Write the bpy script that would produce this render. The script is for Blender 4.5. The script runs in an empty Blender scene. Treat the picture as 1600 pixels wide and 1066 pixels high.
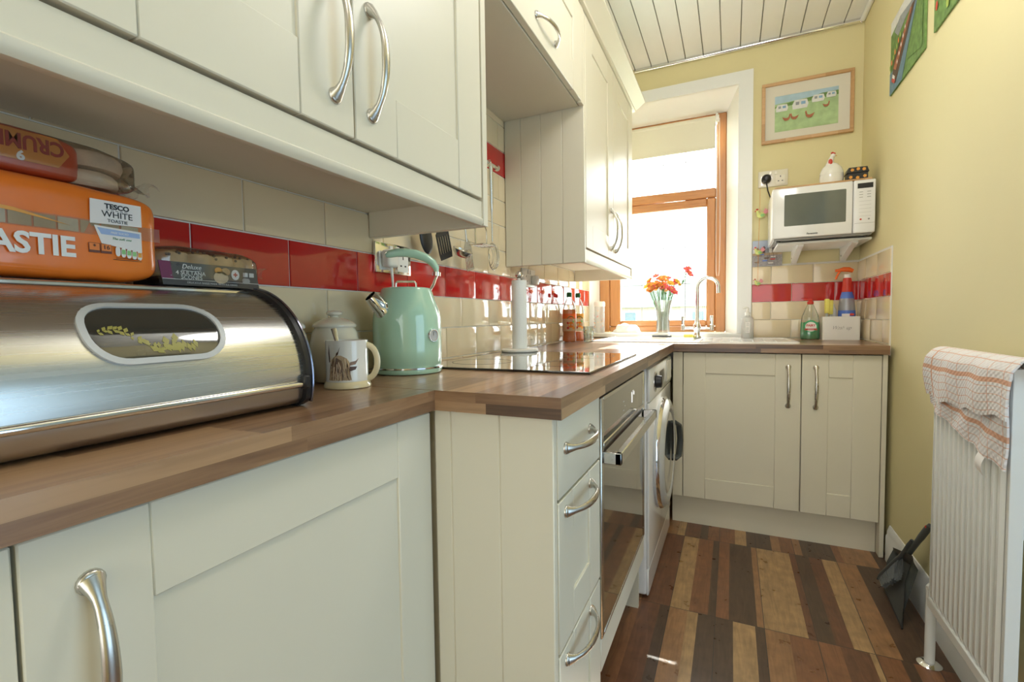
import bpy, bmesh, math, random
from mathutils import Vector, Matrix, noise
random.seed(7)
C = bpy.context.scene.collection
S = bpy.context.scene
# ------------------------------------------------------------------ camera
YAW, PIT, ROL, FPX = math.radians(24.9257), math.radians(2.7345), math.radians(-0.7715), 739.263
fwd = Vector((-math.sin(YAW)*math.cos(PIT), math.cos(YAW)*math.cos(PIT), -math.sin(PIT)))
rt = Vector((math.cos(YAW), math.sin(YAW), 0)); up = rt.cross(fwd)
rt2 = rt*math.cos(ROL)+up*math.sin(ROL); up2 = -rt*math.sin(ROL)+up*math.cos(ROL)
cam = bpy.data.cameras.new('camera'); co = bpy.data.objects.new('camera', cam); C.objects.link(co)
cam.sensor_fit = 'HORIZONTAL'; cam.sensor_width = 36; cam.lens = FPX/1600*36; cam.clip_start = .02; cam.clip_end = 500
m3 = Matrix((rt2, up2, -fwd)).transposed(); mm = m3.to_4x4(); mm.translation = (0.8547, -0.5204, 1.0386)
co.matrix_world = mm; S.camera = co
# ------------------------------------------------------------------ light
S.view_settings.view_transform = 'Standard'; S.view_settings.look = 'None'
S.view_settings.gamma = 1; S.view_settings.use_curve_mapping = False; S.view_settings.exposure = -0.12
W = bpy.data.worlds.new('world'); S.world = W; W.use_nodes = True
wn = W.node_tree.nodes; wl = W.node_tree.links; wn.clear()
wo = wn.new('ShaderNodeOutputWorld'); bg = wn.new('ShaderNodeBackground'); tc = wn.new('ShaderNodeTexCoord')
sp = wn.new('ShaderNodeSeparateXYZ'); cr = wn.new('ShaderNodeValToRGB')
cr.color_ramp.elements[0].position = .48; cr.color_ramp.elements[0].color = (.55, .6, .62, 1)
cr.color_ramp.elements[1].position = .56; cr.color_ramp.elements[1].color = (.95, .98, 1, 1)
mr = wn.new('ShaderNodeMapRange'); mr.inputs[1].default_value = -1; mr.inputs[2].default_value = 1
wl.new(tc.outputs['Generated'], sp.inputs[0]); wl.new(sp.outputs[2], mr.inputs[0]); wl.new(mr.outputs[0], cr.inputs[0])
wl.new(cr.outputs[0], bg.inputs[0]); bg.inputs[1].default_value = 8; wl.new(bg.outputs[0], wo.inputs[0])
def light(name, typ, loc, direction, energy, color=(1,1,1), **kw):
    l = bpy.data.lights.new(name, typ); o = bpy.data.objects.new(name, l); C.objects.link(o)
    o.location = loc; o.rotation_euler = Vector(direction).to_track_quat('-Z', 'Y').to_euler(); l.energy = energy; l.color = color
    for k, v in kw.items(): setattr(l, k, v)
    return o
light('sun', 'SUN', (0,6,6), (.0,-1,-.93), 22, (1,.96,.88), angle=.01)
light('window_daylight', 'AREA', (.42,2.95,1.65), (0,-1,-.1), 18, (.98,.99,1), shape='RECTANGLE', size=.75, size_y=1.3)
light('rear_fill', 'AREA', (.75,-2.8,1.25), (0,1,0.06), 27, (.90,.95,1), shape='RECTANGLE', size=1.45, size_y=2.4)  # added diffuse fill before the solid rear wall, which has no window
light('side_room_daylight', 'AREA', (3.1,-.1,1.05), (-1,.05,0.05), 29, (.50,.75,1), shape='RECTANGLE', size=1.5, size_y=1.9)
light('overhead_fill_area', 'AREA', (1.0,-.4,2.5), (0,0.1,-1), 3, (1,.95,.86), shape='DISK', size=.5)  # added overhead fill behind the camera, no fixture modelled
light('overhead_fill_point', 'POINT', (1.0,.85,2.28), (0,0,-1), 17, (1,.98,.95), shadow_soft_size=.14)  # added point fill out of view, lifts the ceiling and far wall

# ------------------------------------------------------------------ materials
def newmat(name):
    m = bpy.data.materials.new(name); m.use_nodes = True
    return m, m.node_tree.nodes, m.node_tree.links, m.node_tree.nodes['Principled BSDF']
def pm(name, col, rough=.5, metal=0, var=.04, scale=30, bump=0, bscale=200, coat=0, spec=.5, stretch=None, trans=0, sss=0):
    m, n, l, b = newmat(name)
    b.inputs['Roughness'].default_value = rough; b.inputs['Metallic'].default_value = metal
    b.inputs['Coat Weight'].default_value = coat; b.inputs['Coat Roughness'].default_value = .05
    b.inputs['Specular IOR Level'].default_value = spec
    t = n.new('ShaderNodeTexCoord'); mp = n.new('ShaderNodeMapping'); l.new(t.outputs['Object'], mp.inputs[0])
    if stretch: mp.inputs['Scale'].default_value = stretch
    nz = n.new('ShaderNodeTexNoise'); nz.inputs['Scale'].default_value = scale; nz.inputs['Detail'].default_value = 3
    l.new(mp.outputs[0], nz.inputs[0])
    mx = n.new('ShaderNodeMix'); mx.data_type = 'RGBA'
    mx.inputs[6].default_value = (*[c*(1-var) for c in col], 1); mx.inputs[7].default_value = (*[min(1, c*(1+var)) for c in col], 1)
    l.new(nz.outputs[0], mx.inputs[0]); l.new(mx.outputs[2], b.inputs['Base Color'])
    if bump:
        n2 = n.new('ShaderNodeTexNoise'); n2.inputs['Scale'].default_value = bscale; l.new(mp.outputs[0], n2.inputs[0])
        bp = n.new('ShaderNodeBump'); bp.inputs['Strength'].default_value = bump; bp.inputs['Distance'].default_value = .002
        l.new(n2.outputs[0], bp.inputs['Height']); l.new(bp.outputs[0], b.inputs['Normal'])
    return m
def thin(name, tint=(1,1,1), gloss=.12, rough=.02, dens=0):
    """thin clear glass or film: transparent, tinted, with a glossy skin"""
    m, n, l, b = newmat(name); n.remove(b); out = n['Material Output']
    tr = n.new('ShaderNodeBsdfTransparent'); tr.inputs[0].default_value = (*tint, 1)
    gl = n.new('ShaderNodeBsdfGlossy'); gl.inputs['Roughness'].default_value = rough
    lw = n.new('ShaderNodeLayerWeight'); lw.inputs[0].default_value = .25
    ma = n.new('ShaderNodeMath'); ma.operation = 'MULTIPLY_ADD'; ma.inputs[1].default_value = .75; ma.inputs[2].default_value = gloss
    l.new(lw.outputs['Fresnel'], ma.inputs[0]); mx = n.new('ShaderNodeMixShader')
    l.new(ma.outputs[0], mx.inputs[0]); l.new(tr.outputs[0], mx.inputs[1]); l.new(gl.outputs[0], mx.inputs[2])
    if dens:
        df = n.new('ShaderNodeBsdfDiffuse'); df.inputs[0].default_value = (.9,.9,.88,1); m2 = n.new('ShaderNodeMixShader')
        m2.inputs[0].default_value = dens; l.new(mx.outputs[0], m2.inputs[1]); l.new(df.outputs[0], m2.inputs[2]); l.new(m2.outputs[0], out.inputs[0])
    else: l.new(mx.outputs[0], out.inputs[0])
    return m
def math_(n, l, op, a, b=None, c=None):
    x = n.new('ShaderNodeMath'); x.operation = op
    for i, v in enumerate((a, b, c)):
        if v is None: continue
        if isinstance(v, (int, float)): x.inputs[i].default_value = v
        else: l.new(v, x.inputs[i])
    return x.outputs[0]
def ramp(n, l, fac, stops, interp='LINEAR'):
    r = n.new('ShaderNodeValToRGB'); r.color_ramp.interpolation = interp
    e = r.color_ramp.elements
    while len(e) < len(stops): e.new(.5)
    for i, (p, c) in enumerate(stops): e[i].position = p; e[i].color = (*c, 1)
    l.new(fac, r.inputs[0]); return r.outputs[0]
def wood_blocks(name, along, across, w, L, off=0, stops=None, rough=.3, coat=.18):
    m, n, l, b = newmat(name)
    g = n.new('ShaderNodeNewGeometry'); s = n.new('ShaderNodeSeparateXYZ'); l.new(g.outputs['Position'], s.inputs[0])
    U = s.outputs['xyz'.index(along)]; V = s.outputs['xyz'.index(across)]
    row = math_(n, l, 'FLOOR', math_(n, l, 'DIVIDE', math_(n, l, 'ADD', V, off), w))
    wn1 = n.new('ShaderNodeTexWhiteNoise'); wn1.noise_dimensions = '1D'; l.new(math_(n, l, 'ADD', row, 3.7), wn1.inputs['W'])
    col = math_(n, l, 'FLOOR', math_(n, l, 'ADD', math_(n, l, 'DIVIDE', U, L), math_(n, l, 'MULTIPLY', wn1.outputs[0], 5.3)))
    cb = n.new('ShaderNodeCombineXYZ'); l.new(row, cb.inputs[0]); l.new(col, cb.inputs[1])
    w2 = n.new('ShaderNodeTexWhiteNoise'); w2.noise_dimensions = '2D'; l.new(cb.outputs[0], w2.inputs['Vector'])
    mp = n.new('ShaderNodeMapping'); sc = {'x':90.,'y':90.,'z':90.}; sc[along] = 6.; mp.inputs['Scale'].default_value = (sc['x'], sc['y'], sc['z'])
    va = n.new('ShaderNodeVectorMath'); va.operation = 'ADD'; l.new(g.outputs['Position'], va.inputs[0]); l.new(w2.outputs['Color'], va.inputs[1])
    l.new(va.outputs[0], mp.inputs[0]); nz = n.new('ShaderNodeTexNoise'); nz.inputs['Scale'].default_value = 1; nz.inputs['Detail'].default_value = 5; nz.inputs['Distortion'].default_value = .6
    l.new(mp.outputs[0], nz.inputs[0])
    f = math_(n, l, 'MULTIPLY_ADD', nz.outputs[0], .75, math_(n, l, 'MULTIPLY_ADD', w2.outputs[0], .8, -.28))
    c = ramp(n, l, f, stops or [(.1,(.095,.05,.028)), (.42,(.23,.125,.066)), (.9,(.44,.27,.145))])
    l.new(c, b.inputs['Base Color']); b.inputs['Roughness'].default_value = rough; b.inputs['Coat Weight'].default_value = coat; b.inputs['Coat Roughness'].default_value = .12
    return m
def floor_mat():
    m, n, l, b = newmat('wood_strip_floor_tile')
    g = n.new('ShaderNodeNewGeometry'); s = n.new('ShaderNodeSeparateXYZ'); l.new(g.outputs['Position'], s.inputs[0])
    X = math_(n, l, 'DIVIDE', math_(n, l, 'ADD', s.outputs[0], -.06+1.5), .15); Y = math_(n, l, 'DIVIDE', math_(n, l, 'ADD', s.outputs[1], -.005+6), .6)
    tx = math_(n, l, 'FLOOR', X); ty = math_(n, l, 'FLOOR', Y); fx = math_(n, l, 'FRACT', X); fy = math_(n, l, 'FRACT', Y)
    def wnz(a, b_, c_):
        cb = n.new('ShaderNodeCombineXYZ')
        for i, q in enumerate((a, b_, c_)):
            if isinstance(q, (int, float)): cb.inputs[i].default_value = q
            else: l.new(q, cb.inputs[i])
        w = n.new('ShaderNodeTexWhiteNoise'); w.noise_dimensions = '3D'; l.new(cb.outputs[0], w.inputs['Vector']); return w
    r1 = wnz(tx, ty, .3).outputs[0]; r2 = wnz(tx, ty, .7).outputs[0]
    b1 = math_(n, l, 'MULTIPLY_ADD', r1, .3, .18); b2 = math_(n, l, 'MULTIPLY_ADD', r2, .35, .6)
    sub = math_(n, l, 'ADD', math_(n, l, 'GREATER_THAN', fx, b1), math_(n, l, 'GREATER_THAN', fx, b2))
    w = wnz(tx, ty, math_(n, l, 'ADD', sub, 1.35))
    va = n.new('ShaderNodeVectorMath'); va.operation = 'ADD'; l.new(g.outputs['Position'], va.inputs[0]); l.new(w.outputs['Color'], va.inputs[1])
    mp = n.new('ShaderNodeMapping'); mp.inputs['Scale'].default_value = (60, 7, 60); l.new(va.outputs[0], mp.inputs[0])
    nz = n.new('ShaderNodeTexNoise'); nz.inputs['Scale'].default_value = 1; nz.inputs['Detail'].default_value = 7; nz.inputs['Distortion'].default_value = 1.4; l.new(mp.outputs[0], nz.inputs[0])
    nz2 = n.new('ShaderNodeTexNoise'); nz2.inputs['Scale'].default_value = 25; nz2.inputs['Detail'].default_value = 5; l.new(va.outputs[0], nz2.inputs[0])
    base = ramp(n, l, w.outputs[0], [(0,(.085,.05,.032)), (.3,(.14,.062,.034)), (.42,(.20,.088,.042)), (.68,(.27,.14,.065)), (.84,(.34,.21,.10))], 'CONSTANT')
    v = math_(n, l, 'MULTIPLY', math_(n, l, 'MULTIPLY_ADD', nz.outputs[0], 1.0, .58), math_(n, l, 'MULTIPLY_ADD', nz2.outputs[0], .9, .66))
    vm = n.new('ShaderNodeVectorMath'); vm.operation = 'SCALE'; l.new(base, vm.inputs[0]); l.new(v, vm.inputs['Scale'])
    gx = math_(n, l, 'LESS_THAN', math_(n, l, 'ABSOLUTE', math_(n, l, 'ADD', fx, -.0)), .014)
    gy = math_(n, l, 'LESS_THAN', fy, .0045); gm = math_(n, l, 'MAXIMUM', gx, gy)
    mx = n.new('ShaderNodeMix'); mx.data_type = 'RGBA'; l.new(gm, mx.inputs[0]); l.new(vm.outputs[0], mx.inputs[6]); mx.inputs[7].default_value = (.05,.04,.035,1)
    l.new(mx.outputs[2], b.inputs['Base Color'])
    l.new(math_(n, l, 'MULTIPLY_ADD', nz2.outputs[0], .3, .18), b.inputs['Roughness'])
    bp = n.new('ShaderNodeBump'); bp.inputs['Strength'].default_value = .25; bp.inputs['Distance'].default_value = .002
    l.new(math_(n, l, 'SUBTRACT', nz.outputs[0], gm), bp.inputs['Height']); l.new(bp.outputs[0], b.inputs['Normal'])
    return m
def steel(name, col=(.62,.62,.60), rough=.25, stretch=(300,3,300), amp=.12):
    m, n, l, b = newmat(name); b.inputs['Metallic'].default_value = 1; b.inputs['Base Color'].default_value = (*col, 1)
    t = n.new('ShaderNodeTexCoord'); mp = n.new('ShaderNodeMapping'); mp.inputs['Scale'].default_value = stretch; l.new(t.outputs['Object'], mp.inputs[0])
    nz = n.new('ShaderNodeTexNoise'); nz.inputs['Scale'].default_value = 1; nz.inputs['Detail'].default_value = 3; l.new(mp.outputs[0], nz.inputs[0])
    l.new(math_(n, l, 'MULTIPLY_ADD', nz.outputs[0], amp, rough-amp/2), b.inputs['Roughness'])
    return m
M = {}
M['cab'] = pm('ivory_painted_wood', (.76,.715,.58), .38, var=.012, scale=6, bump=.04, bscale=60, stretch=(1,1,.15))
M['cabin'] = pm('ivory_board', (.76,.71,.58), .5, var=.01)
M['yellow'] = pm('yellow_wall_paint', (.78,.70,.40), .75, var=.015, scale=3, bump=.06, bscale=120)
M['white'] = pm('white_gloss_paint', (.85,.86,.85), .35, var=.01)
M['reveal'] = pm('white_reveal_paint', (.86,.86,.82), .6, var=.01)
M['ceil'] = pm('white_ceiling_panel', (.85,.85,.83), .3, var=.01)
M['gap'] = pm('dark_gap', (.22,.21,.17), .8)
M['grout'] = pm('white_grout', (.80,.78,.72), .8, bump=.2)
M['tcream'] = pm('cream_glazed_tile', (.80,.67,.45), .08, var=.02, scale=8, coat=.4)
M['tred'] = pm('red_glazed_tile', (.56,.022,.02), .08, var=.08, scale=8, coat=.5)
M['wy'] = wood_blocks('walnut_block_laminate_top', 'y', 'x', .062, .55, 0)
M['wye'] = wood_blocks('walnut_block_laminate_edge', 'y', 'z', .019, .30, -.867)
M['wx'] = wood_blocks('walnut_block_laminate_cross_top', 'x', 'y', .062, .55, 0)
M['wxe'] = wood_blocks('walnut_block_laminate_cross_edge', 'x', 'z', .019, .26, -.867)
M['floor'] = floor_mat()
M['oak'] = wood_blocks('orange_stained_timber_upright', 'z', 'x', 5, 9, 0, [(.2,(.42,.17,.055)), (.5,(.52,.23,.08)), (.8,(.60,.29,.11))], .35, .2)
M['oakh'] = wood_blocks('orange_stained_timber_rail', 'x', 'z', 5, 9, 0, [(.2,(.42,.17,.055)), (.5,(.52,.23,.08)), (.8,(.60,.29,.11))], .35, .2)
M['bamboo'] = wood_blocks('pale_bamboo', 'x', 'z', .3, .12, 0, [(.2,(.52,.30,.13)), (.5,(.60,.36,.17)), (.8,(.68,.43,.22))], .45, .1)
M['steel'] = steel('brushed_steel')
M['nickel'] = steel('satin_nickel', (.60,.58,.54), .27, (20,20,20), .06)
M['chrome'] = steel('polished_chrome', (.80,.80,.80), .07, (9,9,9), .04)
M['binsteel'] = steel('brushed_bin_steel', (.60,.60,.58), .26, (500,2,500), .16)
M['black'] = pm('black_plastic', (.015,.015,.017), .35, var=.1)
M['blackglass'] = pm('black_ceramic_glass', (.012,.012,.012), .03, coat=1, spec=.8)
M['ovenglass'] = pm('smoked_oven_glass', (.05,.048,.035), .04, coat=1, spec=.8)
M['dgrey'] = pm('dark_grey_plastic', (.075,.085,.085), .5, bump=.05)
M['grey'] = pm('grey_plastic', (.33,.33,.32), .4)
M['lgrey'] = pm('light_grey_plastic', (.55,.56,.56), .35)
M['wplastic'] = pm('white_plastic', (.84,.83,.78), .25, var=.01)
M['enamel'] = pm('white_enamel', (.87,.87,.87), .15, var=.01, coat=.3)
M['mint'] = pm('mint_green_enamel', (.46,.72,.55), .12, var=.02, coat=.8)
M['cream'] = pm('cream_glaze', (.82,.77,.64), .15, var=.02, coat=.5)
M['mugw'] = pm('white_glaze', (.86,.84,.78), .12, var=.02, coat=.5)
M['mugy'] = pm('pale_yellow_glaze', (.80,.68,.42), .2, var=.03, coat=.4)
M['brown'] = pm('brown_print', (.26,.16,.10), .5, var=.5, scale=120)
M['dbrown'] = pm('dark_brown_print', (.10,.05,.03), .5, var=.4, scale=150)
M['tan'] = pm('tan_print', (.52,.38,.24), .5, var=.35, scale=150)
M['orange'] = pm('orange_printed_film', (.90,.21,.02), .25, var=.10, scale=12, bump=.6, bscale=16, coat=.6)
M['olabel'] = pm('white_paper_label', (.86,.83,.80), .5, var=.02)
M['blue'] = pm('blue_print', (.10,.20,.62), .4)
M['lblue'] = pm('pale_blue_print', (.35,.48,.75), .4)
M['redp'] = pm('red_print', (.60,.05,.03), .35, var=.1)
M['orangep'] = pm('orange_plastic', (.90,.16,.02), .3, var=.05)
M['gold'] = pm('amber_print', (.80,.36,.05), .4, var=.2)
M['ink'] = pm('black_ink', (.02,.02,.02), .5)
M['inkw'] = pm('white_ink', (.88,.88,.86), .4)
M['bread'] = pm('baked_dough', (.62,.40,.20), .8, var=.35, scale=22, bump=.3, bscale=70)
M['crumb'] = pm('pale_crumb', (.72,.55,.36), .85, var=.15, scale=60, bump=.3)
M['film'] = thin('clear_film', (.97,.97,.96), .10, .08)
M['pane'] = thin('window_glass', (.97,.99,.98), .04, .0)
M['cglass'] = thin('clear_glass', (.93,.97,.96), .12, .02, .03)
M['vglass'] = thin('vase_glass', (.92,.96,.95), .16, .03, .10)
M['pet'] = thin('clear_bottle_plastic', (.94,.97,.95), .10, .05, .04)
M['frost'] = thin('cloudy_plastic', (.93,.93,.92), .10, .12, .35)
M['binglass'] = thin('smoky_window_plastic', (.16,.16,.15), .07, .05)
def glow_liquid(name, col):
    m, n, l, b = newmat(name); b.inputs['Base Color'].default_value = (*col, 1); b.inputs['Roughness'].default_value = .15
    t = n.new('ShaderNodeBsdfTranslucent'); t.inputs[0].default_value = (*col, 1); x = n.new('ShaderNodeMixShader'); x.inputs[0].default_value = .6
    l.new(b.outputs[0], x.inputs[1]); l.new(t.outputs[0], x.inputs[2]); l.new(x.outputs[0], n['Material Output'].inputs[0]); return m
M['juice'] = glow_liquid('orange_squash', (.95,.36,.04))
M['lead'] = pm('lead_strip', (.28,.29,.30), .5)
M['blind'] = pm('cream_blind_fabric', (.80,.76,.62), .85, var=.02, scale=200, bump=.1, bscale=600)
M['green'] = pm('green_leaf', (.09,.24,.06), .5, var=.3, scale=60)
M['dkgreen'] = pm('dark_green_plastic', (.02,.16,.05), .3)
M['liqgreen'] = pm('green_washing_liquid', (.01,.36,.13), .12, coat=.6)
M['fo'] = pm('orange_petal', (.92,.33,.10), .6, var=.2, scale=80)
M['fp'] = pm('pink_petal', (.88,.16,.22), .6, var=.2, scale=80)
M['fy'] = pm('yellow_petal', (.92,.66,.10), .6, var=.15, scale=80)
M['sponge'] = pm('yellow_sponge', (.85,.78,.18), .9, var=.1, scale=120, bump=.5)
M['radw'] = pm('radiator_white_enamel', (.83,.84,.81), .25, var=.01)
M['paper'] = pm('kitchen_paper', (.86,.88,.86), .9, var=.02, scale=150, bump=.5, bscale=250)
M['hlchrome'] = steel('blue_highlight_chrome', (.30,.31,.40), .15)  # tint of the highlight modelled along the bin cap
M['binbase'] = steel('brushed_steel_base', (.50,.48,.45), .33, (400,2,400), .12)
M['binpane'] = pm('smoky_window_plastic', (.035,.034,.028), .06, var=.5, scale=14, coat=1)
M['goldleaf'] = pm('yellow_leaf_print', (.30,.27,.05), .4, var=.2, scale=100)
M['orange2'] = pm('orange_label_print', (.85,.24,.04), .4)
M['inkframe'] = pm('dark_label_frame', (.16,.05,.03), .5)
M['green2'] = pm('light_green_print', (.30,.60,.22), .5)
M['crumpetm'] = pm('pale_toasted_crumpet', (.66,.50,.34), .85, var=.3, scale=40, bump=.4, bscale=250)
M['redfilm'] = pm('red_printed_film', (.60,.07,.02), .3, var=.15, scale=20, bump=.3, bscale=30, coat=.5)
M['gold2'] = pm('amber_printed_panel', (.70,.27,.05), .35, var=.1, scale=30)
M['redtext'] = pm('deep_red_print', (.38,.04,.03), .4)
M['scone'] = pm('baked_scone', (.60,.38,.18), .8, var=.4, scale=60, bump=.5, bscale=120)
M['scard'] = pm('charcoal_printed_card', (.055,.055,.062), .3, var=.1, coat=.4)
M['purple'] = pm('plum_print', (.20,.03,.10), .4, var=.3, scale=60)
M['crlabel'] = glow_liquid('cream_label_print', (.86,.78,.60))
M['fgreen'] = pm('green_label_print', (.05,.42,.16), .3, var=.2, scale=50)
M['frostp'] = pm('cloudy_handle_plastic', (.62,.66,.60), .3)
M['silverp'] = pm('silver_grey_plastic', (.36,.37,.40), .3, metal=.3)
M['mwglass'] = pm('smoked_microwave_window', (.13,.145,.13), .12, coat=.6)
M['limey'] = pm('lime_yellow_paint', (.66,.72,.26), .5, var=.2, scale=40)
M['pinkp'] = pm('pink_paint', (.82,.32,.36), .5, var=.15)
M['mount'] = pm('cream_picture_mount', (.74,.70,.60), .7, var=.01)
M['pgrass'] = pm('pale_green_watercolour', (.42,.58,.30), .7, var=.35, scale=25)
M['pgrass2'] = pm('green_painted_bank', (.15,.27,.07), .6, var=.6, scale=45)
M['pgrass3'] = pm('lime_painted_grass', (.38,.50,.10), .6, var=.3, scale=60)
M['psky'] = pm('blue_watercolour_wash', (.42,.58,.68), .7, var=.2, scale=25)
M['pskyp'] = pm('pale_blue_print_sky', (.45,.52,.66), .4, var=.1)
M['pwater'] = pm('mottled_water_print', (.34,.32,.32), .4, var=.6, scale=140)
M['pwhite'] = pm('white_watercolour', (.74,.74,.72), .6, var=.15, scale=80)
M['pgrey'] = pm('grey_paint', (.30,.32,.34), .6, var=.3, scale=80)
M['pblue'] = pm('soft_blue_paint', (.25,.42,.60), .6, var=.2)
M['pblue2'] = pm('river_blue_paint', (.14,.25,.33), .5, var=.4, scale=40)
M['phen'] = pm('russet_paint', (.42,.15,.07), .6, var=.3, scale=100)
M['bristle'] = pm('grey_bristle', (.14,.15,.15), .7)
M['cloth'] = None
def towel_mat():
    m, n, l, b = newmat('checked_tea_towel')
    uv = n.new('ShaderNodeUVMap'); s = n.new('ShaderNodeSeparateXYZ'); l.new(uv.outputs[0], s.inputs[0])
    def stripe(c, per, wd):
        return math_(n, l, 'LESS_THAN', math_(n, l, 'FRACT', math_(n, l, 'DIVIDE', c, per)), wd)
    def band(c, a, b_): return math_(n, l, 'MULTIPLY', math_(n, l, 'GREATER_THAN', c, a), math_(n, l, 'LESS_THAN', c, b_))
    g = math_(n, l, 'MAXIMUM', stripe(s.outputs[0], .052, .05), stripe(s.outputs[1], .022, .10))
    g = math_(n, l, 'MULTIPLY', g, .6)
    bd = math_(n, l, 'MULTIPLY', band(s.outputs[1], .088, .101), .75)
    bd2 = math_(n, l, 'MULTIPLY', band(s.outputs[0], .052, .058), .8)
    f = math_(n, l, 'MAXIMUM', g, math_(n, l, 'MAXIMUM', bd, bd2))
    mx = n.new('ShaderNodeMix'); mx.data_type = 'RGBA'; l.new(f, mx.inputs[0]); mx.inputs[6].default_value = (.84,.80,.79,1); mx.inputs[7].default_value = (.72,.30,.12,1)
    l.new(mx.outputs[2], b.inputs['Base Color']); b.inputs['Roughness'].default_value = .95
    cu = math_(n, l, 'SINE', math_(n, l, 'MULTIPLY', s.outputs[0], 420)); cv = math_(n, l, 'SINE', math_(n, l, 'MULTIPLY', s.outputs[1], 420))
    bp = n.new('ShaderNodeBump'); bp.inputs['Strength'].default_value = .35; bp.inputs['Distance'].default_value = .002
    l.new(math_(n, l, 'MULTIPLY', cu, cv), bp.inputs['Height']); l.new(bp.outputs[0], b.inputs['Normal']); return m
M['cloth'] = towel_mat()
# ------------------------------------------------------------------ mesh tools
class MB:
    def __init__(s): s.v = []; s.f = []; s.m = []; s.s = []
    def add(s, vs, fs, mi=0, sm=False):
        o = len(s.v); s.v += [Vector(q) for q in vs]
        for f in fs: s.f.append([o+i for i in f]); s.m.append(mi); s.s.append(sm)
        return s
    def xf(s, mat, start=0):
        for i in range(start, len(s.v)): s.v[i] = mat @ s.v[i]
        return s
    def box(s, a, b, bev=0, mi=0, seg=1):
        lo = [min(a[i], b[i]) for i in range(3)]; hi = [max(a[i], b[i]) for i in range(3)]
        bm = bmesh.new(); bmesh.ops.create_cube(bm, size=1)
        for v in bm.verts: v.co = Vector([lo[i]+(v.co[i]+.5)*(hi[i]-lo[i]) for i in range(3)])
        if bev > 0:
            bev = min(bev, .45*min(hi[i]-lo[i] for i in range(3)))
            bmesh.ops.bevel(bm, geom=bm.edges[:], offset=bev, segments=seg, affect='EDGES', profile=.5)
        bm.verts.index_update()
        s.add([v.co.copy() for v in bm.verts], [[v.index for v in f.verts] for f in bm.faces], mi, seg > 1); bm.free(); return s
    def lathe(s, prof, c=(0,0,0), seg=32, mi=0, axis=None, sm=True, cap=True):
        """prof: list of (r, z)"""
        R_ = Matrix.Identity(3)
        if axis is not None: R_ = Vector(axis).normalized().to_track_quat('Z', 'Y').to_matrix()
        vs = []; fs = []
        for r, z in prof:
            for i in range(seg):
                a = 2*math.pi*i/seg; vs.append(Vector(c)+R_@Vector((r*math.cos(a), r*math.sin(a), z)))
        for k in range(len(prof)-1):
            for i in range(seg):
                j = (i+1) % seg; fs.append([k*seg+i, k*seg+j, (k+1)*seg+j, (k+1)*seg+i])
        s.add(vs, fs, mi, sm)
        if cap:
            o = len(s.v)-len(vs)
            for k in (0, len(prof)-1):
                if prof[k][0] > 1e-5:
                    s.f.append([o+k*seg+i for i in (range(seg) if k else reversed(range(seg)))]); s.m.append(mi); s.s.append(False)
        return s
    def cyl(s, a, b, r, seg=24, mi=0, r2=None):
        a = Vector(a); b = Vector(b); d = b-a
        return s.lathe([(r, 0), (r if r2 is None else r2, d.length)], a, seg, mi, d)
    def ball(s, c, r, seg=16, rings=10, mi=0, sc=(1,1,1)):
        vs = []; fs = []
        for k in range(rings+1):
            p = math.pi*k/rings
            for i in range(seg):
                a = 2*math.pi*i/seg
                vs.append((c[0]+r*sc[0]*math.sin(p)*math.cos(a), c[1]+r*sc[1]*math.sin(p)*math.sin(a), c[2]+r*sc[2]*math.cos(p)))
        for k in range(rings):
            for i in range(seg):
                j = (i+1) % seg; fs.append([k*seg+i, (k+1)*seg+i, (k+1)*seg+j, k*seg+j])
        return s.add(vs, fs, mi, True)
    def sweep(s, pts, rad, seg=12, mi=0, ref=(0,0,1), closed=False, cap=True):
        """rad: number or list of numbers or (a,b) pairs; a along ref-perp, b along the other"""
        P = [Vector(p) for p in pts]; n = len(P); R0 = Vector(ref)
        if not isinstance(rad, (list,)): rad = [rad]*n
        vs = []; fs = []; prev = None
        for i in range(n):
            t = (P[(i+1) % n]-P[i-1]) if closed else (P[min(i+1, n-1)]-P[max(i-1, 0)])
            t.normalize(); ref_ = prev if prev is not None else R0
            a = ref_-t*ref_.dot(t)
            if a.length < 1e-4: a = t.orthogonal()
            a.normalize(); prev = a; b = t.cross(a); r = rad[i]; ra, rb = r if isinstance(r, tuple) else (r, r)
            for k in range(seg):
                q = 2*math.pi*k/seg; vs.append(P[i]+a*ra*math.cos(q)+b*rb*math.sin(q))
        for i in range(n if closed else n-1):
            j = (i+1) % n
            for k in range(seg):
                h = (k+1) % seg; fs.append([i*seg+k, i*seg+h, j*seg+h, j*seg+k])
        s.add(vs, fs, mi, True)
        if cap and not closed:
            o = len(s.v)-len(vs); s.f.append([o+k for k in reversed(range(seg))]); s.m.append(mi); s.s.append(False)
            s.f.append([o+(n-1)*seg+k for k in range(seg)]); s.m.append(mi); s.s.append(False)
        return s
    def prism(s, poly, O, U, V, d, mi=0, sm=False):
        """polygon (u,v) in plane O,U,V extruded by vector d"""
        O = Vector(O); U = Vector(U); V = Vector(V); d = Vector(d); n = len(poly)
        a = [O+U*u+V*v for u, v in poly]; b = [q+d for q in a]
        s.add(a+b, [list(range(n)), list(range(n, 2*n))[::-1]]+[[i, i+n, (i+1) % n+n, (i+1) % n] for i in range(n)], mi, sm)
        return s
    def grid(s, fn, nu, nv, mi=0, sm=True, thick=0, uvs=None):
        vs = [Vector(fn(i/nu, j/nv)) for j in range(nv+1) for i in range(nu+1)]
        fs = [[j*(nu+1)+i, j*(nu+1)+i+1, (j+1)*(nu+1)+i+1, (j+1)*(nu+1)+i] for j in range(nv) for i in range(nu)]
        return s.add(vs, fs, mi, sm)
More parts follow.
